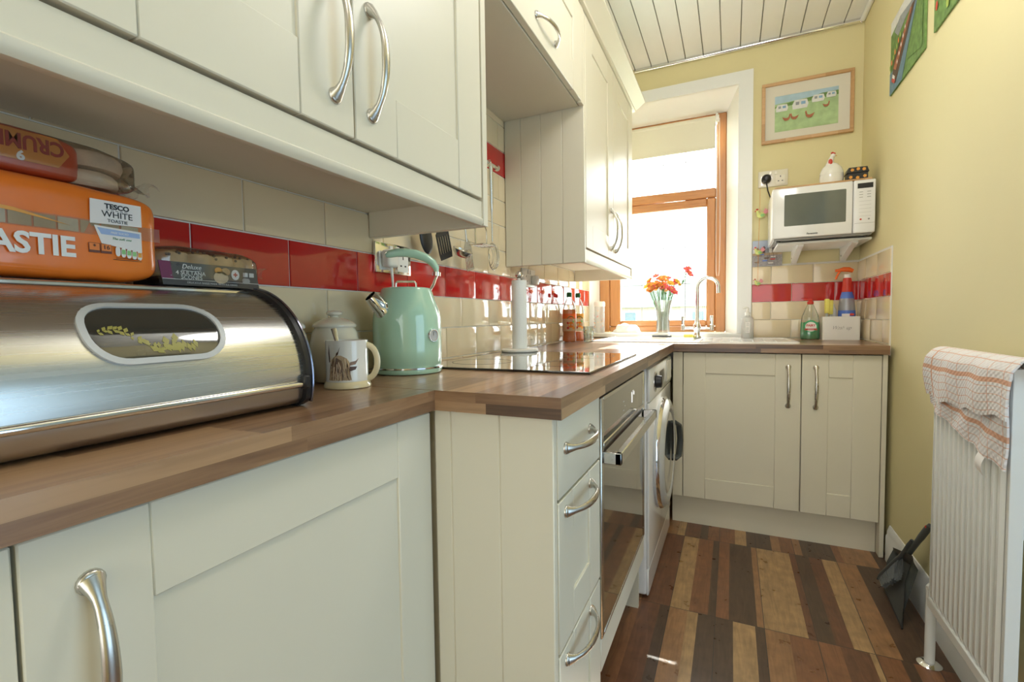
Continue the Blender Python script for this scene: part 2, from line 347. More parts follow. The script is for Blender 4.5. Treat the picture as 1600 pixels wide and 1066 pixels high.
def link(name, mb, mats, parent=None, label=None, cat=None, group=None, kind=None, base=None, uv=None, recalc=True):
    if not isinstance(mats, (list, tuple)): mats = [mats]
    vs = mb.v
    if parent is not None: off = Vector(parent['_base']) if '_base' in parent else Vector((0,0,0))
    else:
        xs = [v.x for v in vs]; ys = [v.y for v in vs]; zs = [v.z for v in vs]
        off = Vector(base) if base else Vector(((min(xs)+max(xs))/2, (min(ys)+max(ys))/2, min(zs)))
    me = bpy.data.meshes.new(name); me.from_pydata([v-off for v in vs], [], mb.f)
    for m in mats: me.materials.append(M[m])
    me.polygons.foreach_set('material_index', mb.m); me.polygons.foreach_set('use_smooth', mb.s)
    if uv:
        ul = me.uv_layers.new(name='UVMap')
        for lp in me.loops: ul.data[lp.index].uv = uv[lp.vertex_index]
    me.update()
    if recalc:
        bm = bmesh.new(); bm.from_mesh(me); bmesh.ops.recalc_face_normals(bm, faces=bm.faces[:]); bm.to_mesh(me); bm.free()
    me.set_sharp_from_angle(angle=math.radians(42))
    o = bpy.data.objects.new(name, me); C.objects.link(o)
    if parent is not None: o.parent = parent
    else: o.location = off
    o['_base'] = list(off)
    if label: o['label'] = label
    if cat: o['category'] = cat
    if group: o['group'] = group
    if kind: o['kind'] = kind
    return o
def thing(name, label, cat, base, group=None, kind=None):
    o = bpy.data.objects.new(name, None); C.objects.link(o); o.location = base; o.empty_display_size = .02
    if label: o['label'] = label
    if cat: o['category'] = cat
    if group: o['group'] = group
    if kind: o['kind'] = kind
    o['_base'] = list(base); return o
def text(s, size, O, U, V, mat, parent, name='lettering', bold=0, align='CENTER', ext=.0003, xs=1.0, shear=0):
    cu = bpy.data.curves.new('t', 'FONT'); cu.body = s; cu.size = size; cu.align_x = align; cu.align_y = 'CENTER'
    cu.extrude = ext; cu.offset = bold; cu.resolution_u = 3; cu.shear = shear
    t = bpy.data.objects.new('t', cu); C.objects.link(t); dg = bpy.context.evaluated_depsgraph_get()
    me = bpy.data.meshes.new_from_object(t.evaluated_get(dg)); bpy.data.objects.remove(t)
    U = Vector(U).normalized(); V = Vector(V).normalized(); N = U.cross(V); O = Vector(O); mb = MB()
    mb.add([O+U*v.co.x*xs+V*v.co.y+N*v.co.z for v in me.vertices], [list(p.vertices) for p in me.polygons])
    bpy.data.meshes.remove(me)
    return link(name, mb, mat, parent, recalc=False)
def arc(c, r, a0, a1, n, U, V):
    c = Vector(c); U = Vector(U); V = Vector(V)
    return [c+U*r*math.cos(a0+(a1-a0)*i/n)+V*r*math.sin(a0+(a1-a0)*i/n) for i in range(n+1)]
def rrect(w, h, r, n=5):
    o = []
    for cx, cy, a in ((w/2-r, h/2-r, 0), (-w/2+r, h/2-r, 90), (-w/2+r, -h/2+r, 180), (w/2-r, -h/2+r, 270)):
        for i in range(n+1):
            q = math.radians(a+90*i/n); o.append((cx+r*math.cos(q), cy+r*math.sin(q)))
    return o
X_, Y_, Z_ = Vector((1,0,0)), Vector((0,1,0)), Vector((0,0,1))
def FR(O, u, n):
    m = Matrix((Vector(u), Vector(n), Z_)).transposed().to_4x4(); m.translation = Vector(O); return m
LN, LU = X_, Y_          # left run: outward normal, rightward direction
BN, BU = -Y_, X_         # far wall
RN, RU = -X_, -Y_        # right wall
# ================================================================== room shell
D, WX, CZ = 2.537, 1.465, 2.56
def struct(name, mb, mats, parent=None, **k): return link(name, mb, mats, parent, kind=None if parent else 'structure', **k)
struct('floor', MB().box((-.1,-2.9,-.05), (WX+.1, D+.1, 0)).box((WX+.1,-1.7,-.05), (3.3,1.6,0)), 'floor')
mb = MB().box((-.1,-2.9,CZ+.02), (WX+.1, D+.1, CZ+.06), mi=1)
for i in range(-4, 13):
    x0 = .302+.0975*(i-1); mb.box((max(x0+.0015, -.01), -2.9, CZ), (min(x0+.0960, WX), D-.002, CZ+.012), bev=.002)
struct('ceiling', mb, ['ceil', 'gap'])
wl_ = thing('wall_left', None, None, (-.1,0,0), kind='structure')
link('plaster', MB().box((-.1,-2.9,0), (-.014, D+.1, CZ+.02)), 'yellow', wl_)
TW, TH = .202, .101
def tile(mb, O, u, n, a0, a1, z0, z1, mi):
    g = .0012; a0 += g; a1 -= g; z0 += g; z1 -= g; bv = .011
    if a1-a0 < .012 or z1-z0 < .012: return
    b = min(bv, (a1-a0)/3, (z1-z0)/3)
    P = lambda a, h, z: Vector(O)+u*a+n*h+Z_*z
    v = []
    for (h, q) in ((-.009, 0), (-.0030, 0), (-.0012, .0012), (.0006, b)):
        v += [P(a0+q, h, z0+q), P(a1-q, h, z0+q), P(a1-q, h, z1-q), P(a0+q, h, z1-q)]
    f = []
    for k in range(3):
        for i in range(4): f.append([k*4+i, k*4+(i+1) % 4, (k+1)*4+(i+1) % 4, (k+1)*4+i])
    f.append([12, 13, 14, 15]); mb.add(v, f, mi)
def tiles(name, parent, O, u, n, amin, amax, zmin, zmax, red_rows, off):
    """off: position of a joint in the red rows"""
    mb = MB(); P = lambda a, h, z: Vector(O)+u*a+n*h+Z_*z
    q = [P(amin, -.013, zmin), P(amax, -.013, zmin), P(amax, -.0042, zmin), P(amin, -.0042, zmin)]; t = [w+Z_*(zmax-zmin) for w in q]
    mb.add(q+t, [[0,1,2,3], [4,5,6,7], [0,1,5,4], [1,2,6,5], [2,3,7,6], [3,0,4,7]], 2)
    for r in range(-1, 14):
        z0 = .910+r*TH; z1 = z0+TH
        if z1 < zmin or z0 > zmax: continue
        o = off + (0 if r % 2 == 0 else TW/2)
        k0 = math.floor((amin-o)/TW)
        for k in range(k0, k0+60):
            a0, a1 = max(o+k*TW, amin), min(o+(k+1)*TW, amax)
            if a0 >= amax: break
            if a1 > a0: tile(mb, O, u, n, a0, a1, max(z0, zmin), min(z1, zmax), 1 if r in red_rows else 0)
    return link(name, mb, ['tcream', 'tred', 'grout'], parent)
tiles('tiled_splashback', wl_, (0,0,0), LU, LN, -1.2, D, .86, 1.92, (2, 7), 0)
# far wall with the window opening
wb_ = thing('wall_back', None, None, (.9, D, 0), kind='structure')
OX0, OX1, OZ0, OZ1 = .0, .883, .930, 2.352
mb = MB().box((-.1, D+.0, 0), (WX+.1, D+.20, OZ0)).box((-.1, D, OZ1), (WX+.1, D+.20, CZ+.02)).box((OX1, D, OZ0), (WX+.1, D+.20, OZ1)).box((-.1, D, OZ0), (OX0, D+.2, OZ1))
link('plaster', mb, 'yellow', wb_)
YF = 2.75; fx0, fx1, fz0, fz1 = .015, .8185, .935, 2.296
mb = MB(); e = .001
a = [(OX0+e, D-.001, OZ0+e), (OX1-e, D-.001, OZ0+e), (OX1-e, D-.001, OZ1-e), (OX0+e, D-.001, OZ1-e)]; b = [(fx0, YF, fz0-.004), (fx1, YF, fz0-.004), (fx1, YF, fz1), (fx0, YF, fz1)]
mb.add(a+b, [[1,2,6,5], [2,3,7,6], [3,0,4,7]])
mb.box((fx1, YF-.001, .9), (WX, YF+.06, 2.5)).box((-.1, YF-.001, .9), (fx0, YF+.06, 2.5)).box((-.1, YF-.001, fz1), (WX, YF+.06, 2.5))
link('splayed_reveal', mb, 'reveal', wb_, recalc=False)
tiles('tiled_splashback', wb_, (0,D-.009,0), BU, BN, .957, WX-.001, .86, 1.323, (2,), 1.155)
wr_ = thing('wall_right', None, None, (WX+.1, 0, 0), kind='structure')
link('plaster', MB().box((WX, .80, 0), (WX+.1, D+.1, CZ+.02)).box((WX,-2.9,0), (WX+.1,-.95,CZ+.02)).box((WX,-.95,2.05), (WX+.1,.80,CZ+.02)), 'yellow', wr_)
struct('wall_side_room', MB().box((3.2,-1.6,0), (3.3,1.6,CZ)).box((WX+.1,1.5,0), (3.3,1.6,CZ)).box((WX+.1,-1.7,0), (3.3,-1.6,CZ)).box((WX+.1,-1.7,2.5), (3.3,1.6,2.56)), 'reveal')
tiles('tiled_splashback', wr_, (WX-.009,0,0), RU, RN, -D+.001, -1.963, .86, 1.323, (2,), -2.47)
struct('wall_behind_camera', MB().box((-.1,-3.0,0), (WX+.1,-2.9,CZ+.06)), 'yellow')
# architrave (trim_1), sill (trim_2), ceiling trims, skirting
mb = MB().prism([(OX1-.002,.905), (.955,.905), (.955,2.42), (OX1-.002, 2.352)], (0,D,0), X_, Z_, (0,-.014,0))
mb.prism([(0,2.352), (OX1-.002,2.352), (.955,2.42), (0,2.42)], (0,D,0), X_, Z_, (0,-.014,0))
struct('trim_1', mb, 'white')
struct('trim_2', MB().box((.002, 2.49, .908), (.955, YF+.005, .935), bev=.004), 'reveal')
struct('trim_3', MB().cyl((.30, D-.012, CZ-.012), (WX-.012, D-.012, CZ-.012), .0125).box((.002, D-.02, CZ-.006), (WX-.004, D-.001, CZ)).ball((WX-.014, D-.014, CZ-.014), .014), 'chrome')
struct('trim_4', MB().cyl((WX-.012, -2.8, CZ-.012), (WX-.012, D-.014, CZ-.012), .012), 'white')
prof = [(0,0), (.016,0), (.016,.105), (.012,.112), (.012,.125), (.007,.140), (.004,.150), (0,.150)]
mb = MB().prism([(-p[0], p[1]) for p in prof], (WX,1.905,0), X_, Z_, (0,-1.1,0))
struct('baseboard_right', mb, 'white')
# ================================================================== window
w = thing('window_1', None, None, ((fx0+fx1)/2, YF, fz0), kind='structure')
mb = MB(); y0, y1 = YF, YF+.055
mb.box((fx0,y0,fz0), (fx0+.068,y1,fz1), bev=.006).box((fx1-.060,y0,fz0), (fx1,y1,fz1), bev=.006)
link('window_frame', mb, 'oak', w)
mb = MB().box((fx0+.068,y0,2.236), (fx1-.060,y1,fz1), bev=.006).box((fx0+.068,y0+.002,fz0), (fx1-.060,y1,.972), bev=.006).box((fx0+.068,y0-.004,1.785), (fx1-.060,y1,1.842), bev=.006)
link('frame_rail', mb, 'oakh', w)
sx0, sx1 = .083, .7585
mb = MB().box((sx0,y0+.006,.972), (sx0+.075,y1-.006,1.785), bev=.007).box((sx1-.053,y0+.006,.972), (sx1,y1-.006,1.785), bev=.007)
s_ = link('opening_sash', mb, 'oak', w)
link('sash_rail', MB().box((sx0+.075,y0+.007,.972), (sx1-.053,y1-.007,1.012), bev=.006).box((sx0+.075,y0+.007,1.732), (sx1-.053,y1-.007,1.785), bev=.006), 'oakh', w)
link('pane', MB().box((sx0+.07,y0+.03,1.0), (sx1-.05,y0+.034,1.74)), 'pane', w)
link('pane', MB().box((fx0+.06,y0+.03,1.835), (fx1-.055,y0+.034,2.24)), 'pane', w)
mb = MB()
for x in (.30,.44,.577): mb.box((x-.002,y0+.027,1.01), (x+.002,y0+.0295,1.735)).box((x-.002,y0+.027,1.84), (x+.002,y0+.0295,2.238))
for z in (1.25,1.487): mb.box((sx0+.07,y0+.027,z-.002), (sx1-.05,y0+.0295,z+.002))
mb.box((fx0+.06,y0+.027,2.03), (fx1-.055,y0+.0295,2.034))
link('leaded_strip', mb, 'lead', w)
# roller blind
t = thing('roller_blind', 'cream roller blind half rolled up over the top window light, with a beaded chain', 'blind', (.40,2.70,2.07))
link('blind_fabric', MB().box((.035,2.699,2.078), (.755,2.7005,2.25)), 'blind', t)
link('fabric_roll', MB().cyl((.035,2.715,2.252), (.755,2.715,2.252), .018), 'blind', t)
link('bottom_bar', MB().box((.035,2.696,2.068), (.755,2.7035,2.080), bev=.002), 'blind', t)
link('end_bracket', MB().box((.755,2.70,2.225), (.768,2.745,2.283), bev=.004).cyl((.757,2.715,2.252), (.775,2.715,2.252), .021), 'wplastic', t)
mb = MB(); zz = 2.25
while zz > 1.285:
    for dx in (-.0075, .0085):
        sp_ = 1 if zz > 1.32 else math.sqrt(max(0, (zz-1.27)/.05))
        mb.ball((.772+dx*sp_*(1+.4*math.sin(zz*5)), 2.702+(dx > 0)*.016, zz), .0028, 6, 4)
    zz -= .0075
link('bead_chain', mb, 'wplastic', t)
# ================================================================== outside
def house(x, y, w_, d_, zb, h, rh, mat, lab):
    t = thing('house', lab, 'house', (x, y, zb))
    link('wall', MB().box((x-w_/2,y,zb), (x+w_/2,y+d_,zb+h)), mat, t)
    mb = MB().prism([(-w_/2-.4,0), (w_/2+.4,0), (w_/2-1.2,rh), (-w_/2+1.2,rh)], (x,y-.4,zb+h), X_, Z_, (0,d_+.8,0)); link('roof', mb, 'oroof', t)
    for k in range(3):
        for zz in (zb+.9, zb+3.3):
            xx = x-w_/2+w_*(k+.5)/3; f = link('window_frame', MB().box((xx-.7,y-.05,zz), (xx+.7,y,zz+1.3)), 'white', t); link('pane', MB().box((xx-.55,y-.08,zz+.12), (xx+.55,y-.05,zz+1.18)), 'opane', f)
    return t
M['oroof'] = pm('pale_slate_roof', (.34,.38,.42), .7, var=.1, scale=1); M['opane'] = pm('dark_window_pane', (.12,.18,.22), .1)
M['owall'] = pm('pale_render_wall', (.62,.62,.60), .8, scale=1); M['obrick'] = pm('pale_brick_wall', (.45,.36,.32), .8, scale=2)
M['grass'] = pm('garden_grass', (.22,.30,.14), .9, var=.3, scale=.5); M['hedge'] = pm('hedge_leaves', (.12,.20,.10), .9, var=.4, scale=4, bump=.6, bscale=8)
struct('ground_outside', MB().box((-60,3.2,-3.2), (40,120,-3.0)), 'grass')
house(-19, 48, 11, 8, -3.0, 4.6, 2.3, 'owall', 'pale rendered house with slate roof seen through the window behind the vase')
house(-5.5, 50, 10, 8, -3.0, 5.0, 2.6, 'obrick', 'brick house with slate roof seen through the window beside the tap')
for i, (x, y, r, h) in enumerate(((-9.5,22,1.5,4.4), (-16.5,20,1.4,3.6), (-4.6,22,1.1,3.9))):
    t = thing('tree', ['tall cone shaped tree outside, between the two houses', 'round tree outside at the left edge of the window view', 'slim tree outside in front of the brick house'][i], 'tree', (x,y,-3))
    link('trunk', MB().cyl((x,y,-3), (x,y,-1.6), .15), 'dbrown', t)
    mb = MB(); mb.lathe([(r*.55,0), (r*1.0,h*.18), (r*.8,h*.45), (r*.45,h*.75), (.05,h)], (x,y,-1.8), 14)
    for k in range(len(mb.v)): mb.v[k] += Vector([random.uniform(-.22,.22) for _ in range(3)])
    link('crown', mb, 'hedge', t)
# ================================================================== cabinet builders
def door_mesh(w, h, t=.02, st=.092, rec=.005, plain=False, rail=None):
    mb = MB(); rail = rail or st
    if plain: return mb.box((0,-t,0), (w,0,h), bev=.0022, seg=2)
    b = .0016
    mb.box((0,-t,0), (st,0,h), bev=b).box((w-st,-t,0), (w,0,h), bev=b)
    mb.box((st,-t,0), (w-st,-.0003,rail), bev=b).box((st,-t,h-rail), (w-st,-.0003,h), bev=b)
    mb.box((st-.001,-t+.002,rail-.001), (w-st+.001,-rec,h-rail+.001))
    return mb
def door(O, u, n, w, h, parent, name='door', **k):
    return link(name, door_mesh(w, h, **k).xf(FR(O, u, n)), 'cab', parent)
def bow_handle(P, along, n, parent, half=.080, bow=.027, name='handle'):
    """bow handle centred at P on the face"""
    P = Vector(P); A = Vector(along).normalized(); N = Vector(n); pts = []; rad = []
    for i in range(25):
        t = -1+2*i/24; q = abs(t)
        out = bow*(1-q**2.4)**.75 if q < 1 else 0
        pts.append(P+A*(half*t)+N*(out+.003*0+.0015))
        wd = .0048+.0030*(1-q)**.8; th = .0040+.001*(1-q)
        if q > .78: e = (q-.78)/.22; wd = wd+e**2*.0065; th = th+e**2*.0065
        rad.append((wd, th))
    side = A.cross(N); mb = MB().sweep(pts, rad, 12, ref=side)
    for s_ in (-1, 1): mb.lathe([(.0115,0), (.0115,.0025), (.0095,.005), (.006,.006)], P+A*half*s_, 16, axis=N)
    return link(name, mb, 'nickel', parent)
def tg_panel(mb, O, u, n, w, h, cuts, t=.018):
    """tongue-and-groove panel: boards between cuts, front at n=0"""
    xs = [0]+cuts+[w]; M_ = FR(O, u, n); k = len(mb.v)
    for a, b in zip(xs, xs[1:]): mb.box((a,-t,0), (b,0,h), bev=.0022)
    return mb.xf(M_, k)
# ---- left run base units
FX = .328   # front of the shallow base unit
t = thing('base_cabinet', 'ivory shaker base cabinet under the bread bin, nearest the camera', 'cabinet', (.16,-.06,0))
link('body', MB().box((0,-.95,.15), (FX-.021,.232,.866)), 'cabin', t)
d = door((FX,-.350,.152), LU, LN, .583, .708, t, st=.098); bow_handle((FX,-.303,.725), Z_, LN, d)
d = door((FX,-.945,.152), LU, LN, .592, .708, t, st=.098)
link('plinth', MB().box((.25,-.95,0), (.268,.232,.15)), 'cab', t)
t = thing('drawer_unit', 'ivory three drawer base unit with tongue and groove end panel, beside the oven', 'cabinet', (.3,.39,0))
link('body', MB().box((.01,.255,.15), (.557,.545,.866)), 'cabin', t)
mb = tg_panel(MB(), (FX+.006,.238,.0), X_, -Y_, .578-FX-.006, .866, [.037,.140]); link('end_panel', mb, 'cab', t)
for z0, z1, pl, zh in ((.715,.861,True,.800), (.432,.709,False,.682), (.165,.426,False,.400)):
    d = door((.580,.2575,z0), LU, LN, .2855, z1-z0, t, name='drawer', plain=pl, st=.085, rail=.075)
    bow_handle((.580,.378,zh), LU, LN, d, half=.082, bow=.03)
# ---- oven
t = thing('built_in_oven', 'stainless steel and dark glass built-in oven with flat bar handle', 'oven', (.3,.85,0))
link('body', MB().box((.03,.552,.275), (.562,1.145,.85)), 'grey', t)
mb = MB(); y0, y1 = .549, 1.147
mb.box((.562,y0,.275), (.583,y0+.022,.852), bev=.002).box((.562,y1-.022,.275), (.583,y1,.852), bev=.002).box((.562,y0+.022,.842), (.583,y1-.022,.852), bev=.001)
mb.box((.562,y0+.022,.275), (.583,y1-.022,.283), bev=.001).box((.562,y0+.022,.728), (.5835,y1-.022,.742), bev=.002)
link('steel_frame', mb, 'steel', t)
link('control_panel', MB().box((.562,y0+.022,.742), (.581,y1-.022,.842)), 'ovenglass', t)
link('door_glass', MB().box((.562,y0+.022,.283), (.5815,y1-.022,.716)), 'ovenglass', t)
link('air_slot', MB().box((.562,y0+.022,.716), (.575,y1-.022,.728)), 'black', t)
link('display_bracket', MB().box((.5811,.93,.778), (.5825,.932,.812)).box((.5811,.93,.810), (.5825,.962,.812)).box((.5811,.960,.798), (.5825,.962,.812)), 'chrome', t)
link('display_mark', MB().box((.5811,.80,.775), (.5814,.812,.777)).box((.5811,.82,.785), (.5814,.832,.787)).box((.5811,.80,.80), (.5814,.815,.802)), 'lgrey', t)
mb = MB().box((.583,.563,.694), (.6255,.578,.722), bev=.002).box((.583,1.118,.694), (.6255,1.133,.722), bev=.002).box((.6105,.563,.694), (.6255,1.133,.722), bev=.002)
link('bar_handle', mb, 'steel', t)
link('filler_panel', MB().box((.562,.549,.195), (.580,1.147,.273), bev=.0015), 'cab', t)
link('support_panel', MB().box((.03,1.150,.0), (.560,1.166,.85)), 'cab', t)
link('top_gap_strip', MB().box((.50,.549,.852), (.565,1.147,.866)), 'black', t)
# ---- washing machine
t = thing('washing_machine', 'white front-loading washing machine with large silver-rimmed door', 'washing machine', (.3,1.53,0))
mb = MB().box((.03,1.215,.012), (.580,1.868,.852), bev=.012, seg=3); link('body', mb, 'enamel', t)
link('front_panel', MB().box((.578,1.218,.115), (.588,1.865,.725), bev=.004, seg=2), 'enamel', t)
link('control_fascia', MB().box((.578,1.218,.729), (.590,1.865,.850), bev=.005, seg=2), 'enamel', t)
link('kick_plate', MB().box((.576,1.218,.012), (.586,1.865,.110), bev=.004), 'enamel', t)
link('programme_dial', MB().lathe([(.034,0), (.034,.004), (.025,.006), (.023,.024), (.019,.027)], (.590,1.345,.79), 28, axis=X_), 'black', t)
link('dial_ring', MB().lathe([(.040,0), (.040,.003), (.034,.004), (.034,0)], (.590,1.345,.79), 28, axis=X_, cap=False), 'chrome', t)
link('display', MB().box((.590,1.47,.765), (.5912,1.60,.815), bev=.0005), 'black', t)
link('detergent_drawer', MB().box((.588,1.69,.745), (.593,1.85,.838), bev=.003), 'enamel', t)
cz_, cy_ = .475, 1.52
dr = link('door_rim', MB().lathe([(.225,0), (.228,.012), (.215,.032), (.195,.040), (.180,.038), (.172,.028)], (.588,cy_,cz_), 48, axis=X_, cap=False), 'lgrey', t)
link('door_glass', MB().lathe([(.176,.028), (.16,.036), (.12,.030), (.06,.022), (.0,.018)], (.588,cy_,cz_), 48, axis=X_), 'blackglass', t)
link('rim_ring', MB().lathe([(.222,.024), (.226,.020), (.230,.012), (.226,.006)], (.588,cy_,cz_), 48, axis=X_, cap=False), 'chrome', t)
link('door_handle', MB().sweep([(.622,cy_+.195,cz_-.085), (.640,cy_+.212,cz_-.07), (.645,cy_+.220,cz_), (.640,cy_+.212,cz_+.07), (.622,cy_+.195,cz_+.085)], [(.010,.018)]*5, 10), 'dgrey', t)
# ---- back run base cabinet
YD = 1.9226
t = thing('sink_base_cabinet', 'ivory two door base cabinet under the sink', 'cabinet', (1.0,2.2,0))
link('body', MB().box((.605,YD+.021,.148), (1.428,2.50,.70)), 'cabin', t)
d = door((.642,YD,.148), BU, BN, .494, .714, t, st=.100); bow_handle((1.0875,YD,.716), Z_, BN, d, half=.088)
d = door((1.140,YD,.148), BU, BN, .288, .714, t, st=.100); bow_handle((1.193,YD,.716), Z_, BN, d, half=.088)
link('corner_filler', MB().box((.594,YD+.002,.148), (.6385,YD+.02,.862)), 'cab', t)
link('plinth', MB().box((.588,YD+.045,0), (1.428,YD+.062,.147)), 'cab', t)
link('end_panel', MB().box((1.430,YD-.003,0), (1.447,2.50,.8665), bev=.001), 'cab', t)
# ---- worktop
def ring_worktop():
    z0, z1 = .867, .905
    P = [(.0025,-.95), (.347,-.95), (.347,.2223), (.598,.2223), (.598,1.9026), (1.449,1.9026), (1.449,2.524), (.0025,2.524)]
    mb = MB(); n = len(P); mi = {0:'wxe', 1:'wye', 2:'wxe', 3:'wye', 4:'wxe', 5:'wye', 6:'wxe', 7:'wye'}
    mats = ['wy', 'wx', 'wye', 'wxe']
    def quad(a, b, m): mb.add([(*a,z1), (b[0],a[1],z1), (*b,z1), (a[0],b[1],z1)], [[0,1,2,3]], m)
    quad((.0025,-.95), (.347,.2223), 0); quad((.0025,.2223), (.598,1.9026), 0); hx0,hx1,hy0,hy1 = .27,.62,2.01,2.35
    for a, b in (((.0025,1.9026), (hx0,2.524)), ((hx1,1.9026), (1.449,2.524)), ((hx0,1.9026), (hx1,hy0)), ((hx0,hy1), (hx1,2.524))): quad(a, b, 1)
    mb.add([(.0025,-.95,z0), (.347,-.95,z0), (.347,.2223,z0), (.0025,.2223,z0)], [[3,2,1,0]], 1); mb.add([(.0025,.2223,z0), (.598,.2223,z0), (.598,1.9026,z0), (.0025,1.9026,z0)], [[3,2,1,0]], 1)
    for a, b in (((.0025,1.9026), (hx0,2.524)), ((hx1,1.9026), (1.449,2.524)), ((hx0,1.9026), (hx1,hy0)), ((hx0,hy1), (hx1,2.524))): mb.add([(*a,z0), (b[0],a[1],z0), (*b,z0), (a[0],b[1],z0)], [[3,2,1,0]], 1)
    for i in range(n):
        a, b = P[i], P[(i+1) % n]; mb.add([(*a,z0), (*b,z0), (*b,z1), (*a,z1)], [[0,1,2,3]], mats.index(mi[i]))
    return mb, mats
mb, mats = ring_worktop()
wt = link('worktop', mb, mats, label='walnut block effect laminate worktop running along the left wall and under the window', cat='worktop', recalc=False)
mb = MB().box((.0028,.2215,.905), (.347,.2229,.9053))
link('joint_strip', mb, 'brown', wt)
# ---- hob
t = thing('ceramic_hob', 'black frameless ceramic glass hob set on the worktop', 'hob', (.3,.85,.905))
link('glass_top', MB().box((.060,.550,.905), (.556,1.150,.911), bev=.0015), 'blackglass', t)
for (x, y, r) in ((.18,.72,.09), (.42,.72,.07), (.18,1.0,.07), (.42,1.0,.09)):
    link('cooking_zone_ring', MB().lathe([(r,.0), (r,.0002), (r-.0015,.0002), (r-.0015,0)], (x,y,.9111), 40, cap=False), 'dgrey', t)
# ================================================================== wall units
UX = .340; ZB, ZD = 1.252, 1.311
def cornice(y0, y1, parent):
    pr_ = [(.02,0), (.012+UX-.34,0), (.012,0)]
    prof = [(.30,2.196), (.352,2.196), (.354,2.203), (.362,2.207), (.398,2.236), (.405,2.238), (.405,2.246), (.30,2.246)]
    return link('cornice', MB().prism(prof, (0,y0,0), X_, Z_, (0,y1-y0,0)), 'cab', parent)
def pelmet(y0, y1, parent):
    prof = [(.315,1.300), (.315,1.258), (.322,1.252), (.333,1.252), (.338,1.258), (.338,1.266), (.334,1.269), (.334,1.306), (.315,1.306)]
    return link('light_pelmet', MB().prism(prof, (0,y0,0), X_, Z_, (0,y1-y0,0)), 'cab', parent)
t = thing('wall_cabinet', 'ivory shaker wall cabinet above the bread bin, nearest the camera', 'cabinet', (.17,-.1,1.25))
link('body', MB().box((.002,-.95,1.316), (UX-.022,.445,2.195)), 'cabin', t)
d = door((UX,.0405,ZD), LU, LN, .396, .88, t, st=.098); bow_handle((UX,.076,1.438), Z_, LN, d, half=.080, bow=.03)
d = door((UX,-.3455,ZD), LU, LN, .3835, .88, t, st=.098); bow_handle((UX,.000,1.438), Z_, LN, d, half=.080, bow=.03)
d = door((UX,-.74,ZD), LU, LN, .392, .88, t, st=.098)
pelmet(-.95,.445,t)
link('end_panel', MB().box((.002,.4465,ZB), (UX-.002,.4685,2.195), bev=.001), 'cab', t); cornice(-.95,.470,t)
t = thing('bridging_cabinet', 'short ivory wall cabinet bridging the gap above the hob', 'cabinet', (.17,.87,1.84))
link('body', MB().box((.002,.4705,1.842), (UX-.022,1.262,2.195)), 'cabin', t)
d = door((UX,.4735,1.846), LU, LN, .755, .345, t, st=.098); bow_handle((UX,.862,1.905), LU, LN, d, half=.082, bow=.03)
link('filler_strip', MB().box((UX-.018,1.231,1.842), (UX-.001,1.2635,2.195)), 'cab', t); cornice(.470,1.2645,t)
t = thing('window_end_wall_cabinet', 'tall ivory two door wall cabinet with grooved side panel beside the window', 'cabinet', (.17,1.74,1.25))
link('body', MB().box((.002,1.284,1.316), (UX-.022,2.205,2.195)), 'cabin', t)
link('side_panel', tg_panel(MB(), (.0025,1.265,ZB), X_, -Y_, UX-.0035, .94, [.072,.158,.248]), 'cab', t)
d = door((UX,1.2855,ZD), LU, LN, .4625, .88, t, st=.098); bow_handle((UX,1.700,1.445), Z_, LN, d, half=.088, bow=.03)
d = door((UX,1.7515,ZD), LU, LN, .4585, .88, t, st=.098); bow_handle((UX,1.800,1.445), Z_, LN, d, half=.088, bow=.03)
pelmet(1.284,2.206,t)
link('side_panel', MB().box((.0025,2.2065,ZB), (UX-.001,2.2245,2.195), bev=.001), 'cab', t); cornice(1.2645,2.262,t)
# ================================================================== bread bin
t = thing('bread_bin', 'brushed steel roll-top bread bin with a rounded window in its lid', 'bread bin', (.14,-.2,.905))
BC = (.118, .952); BR = .1385
def bprof(d=0, n=72, a0=90, a1=-14):
    o = [(BC[0]+(BR+d)*math.cos(math.radians(a0+(a1-a0)*i/n)), BC[1]+(BR+d)*math.sin(math.radians(a0+(a1-a0)*i/n))) for i in range(n+1)]
    return o
def bin_outline(d=0):
    low = [(.247+d*.8,.913), (.234+d*.5,.907-d*.3), (.205,.9055), (.17,.9055)]
    return [(.014-d*0,.9055), (.014,BC[1]+BR+d)] + bprof(d) + low
yb0, yb1 = -.44, .018
for y in (yb0, yb1-.012):
    link('end_cap', MB().prism(bin_outline(.003), (0,y,0), X_, Z_, (0,.012,0)), 'black', t)
link('cap_highlight', MB().sweep([(x, yb1-.001, z) for x, z in bprof(.003, 60, 84, -16)], [(.0022,.0030)]*61, 8, ref=(0,1,0)), 'hlchrome', t)  # blue-grey strip models the highlight along the black cap edge
def shell(mb, prof, y0, y1):
    n = len(prof); mb.add([(x, y0, z) for x, z in prof]+[(x, y1, z) for x, z in prof], [[i, i+1, n+i+1, n+i] for i in range(n-1)], 0, True); return mb
lid = link('roll_lid', shell(MB(), bprof(-.004, 90, 76, -4), yb0+.011, yb1-.011), 'binsteel', t, label='brushed steel roll-up lid')
base_p = [(.2505,.936), (.2475,.921), (.240,.9115), (.225,.9075), (.19,.9065), (.10,.9065)]
link('front_base', shell(MB(), base_p, yb0+.011, yb1-.011), 'binbase', t)
link('top_plate', shell(MB(), [(.015,.91), (.015,1.0865), (.119,1.0875), (.1285,1.0870)], yb0+.011, yb1-.011), 'binsteel', t)
link('top_rail', MB().box((.119,yb0+.005,1.0835), (.131,yb1-.004,1.0905), bev=.002), 'chrome', t)
link('slot_gap_strip', shell(MB(), bprof(-.0045, 10, 90, 74), yb0+.011, yb1-.011), 'black', t)  # black strip stands in for the dark open gap above the lid
link('lid_lip', MB().sweep([(.2535,yb0+.008,.9415), (.2535,yb1-.016,.9415)], .0052, 10), 'chrome', t)
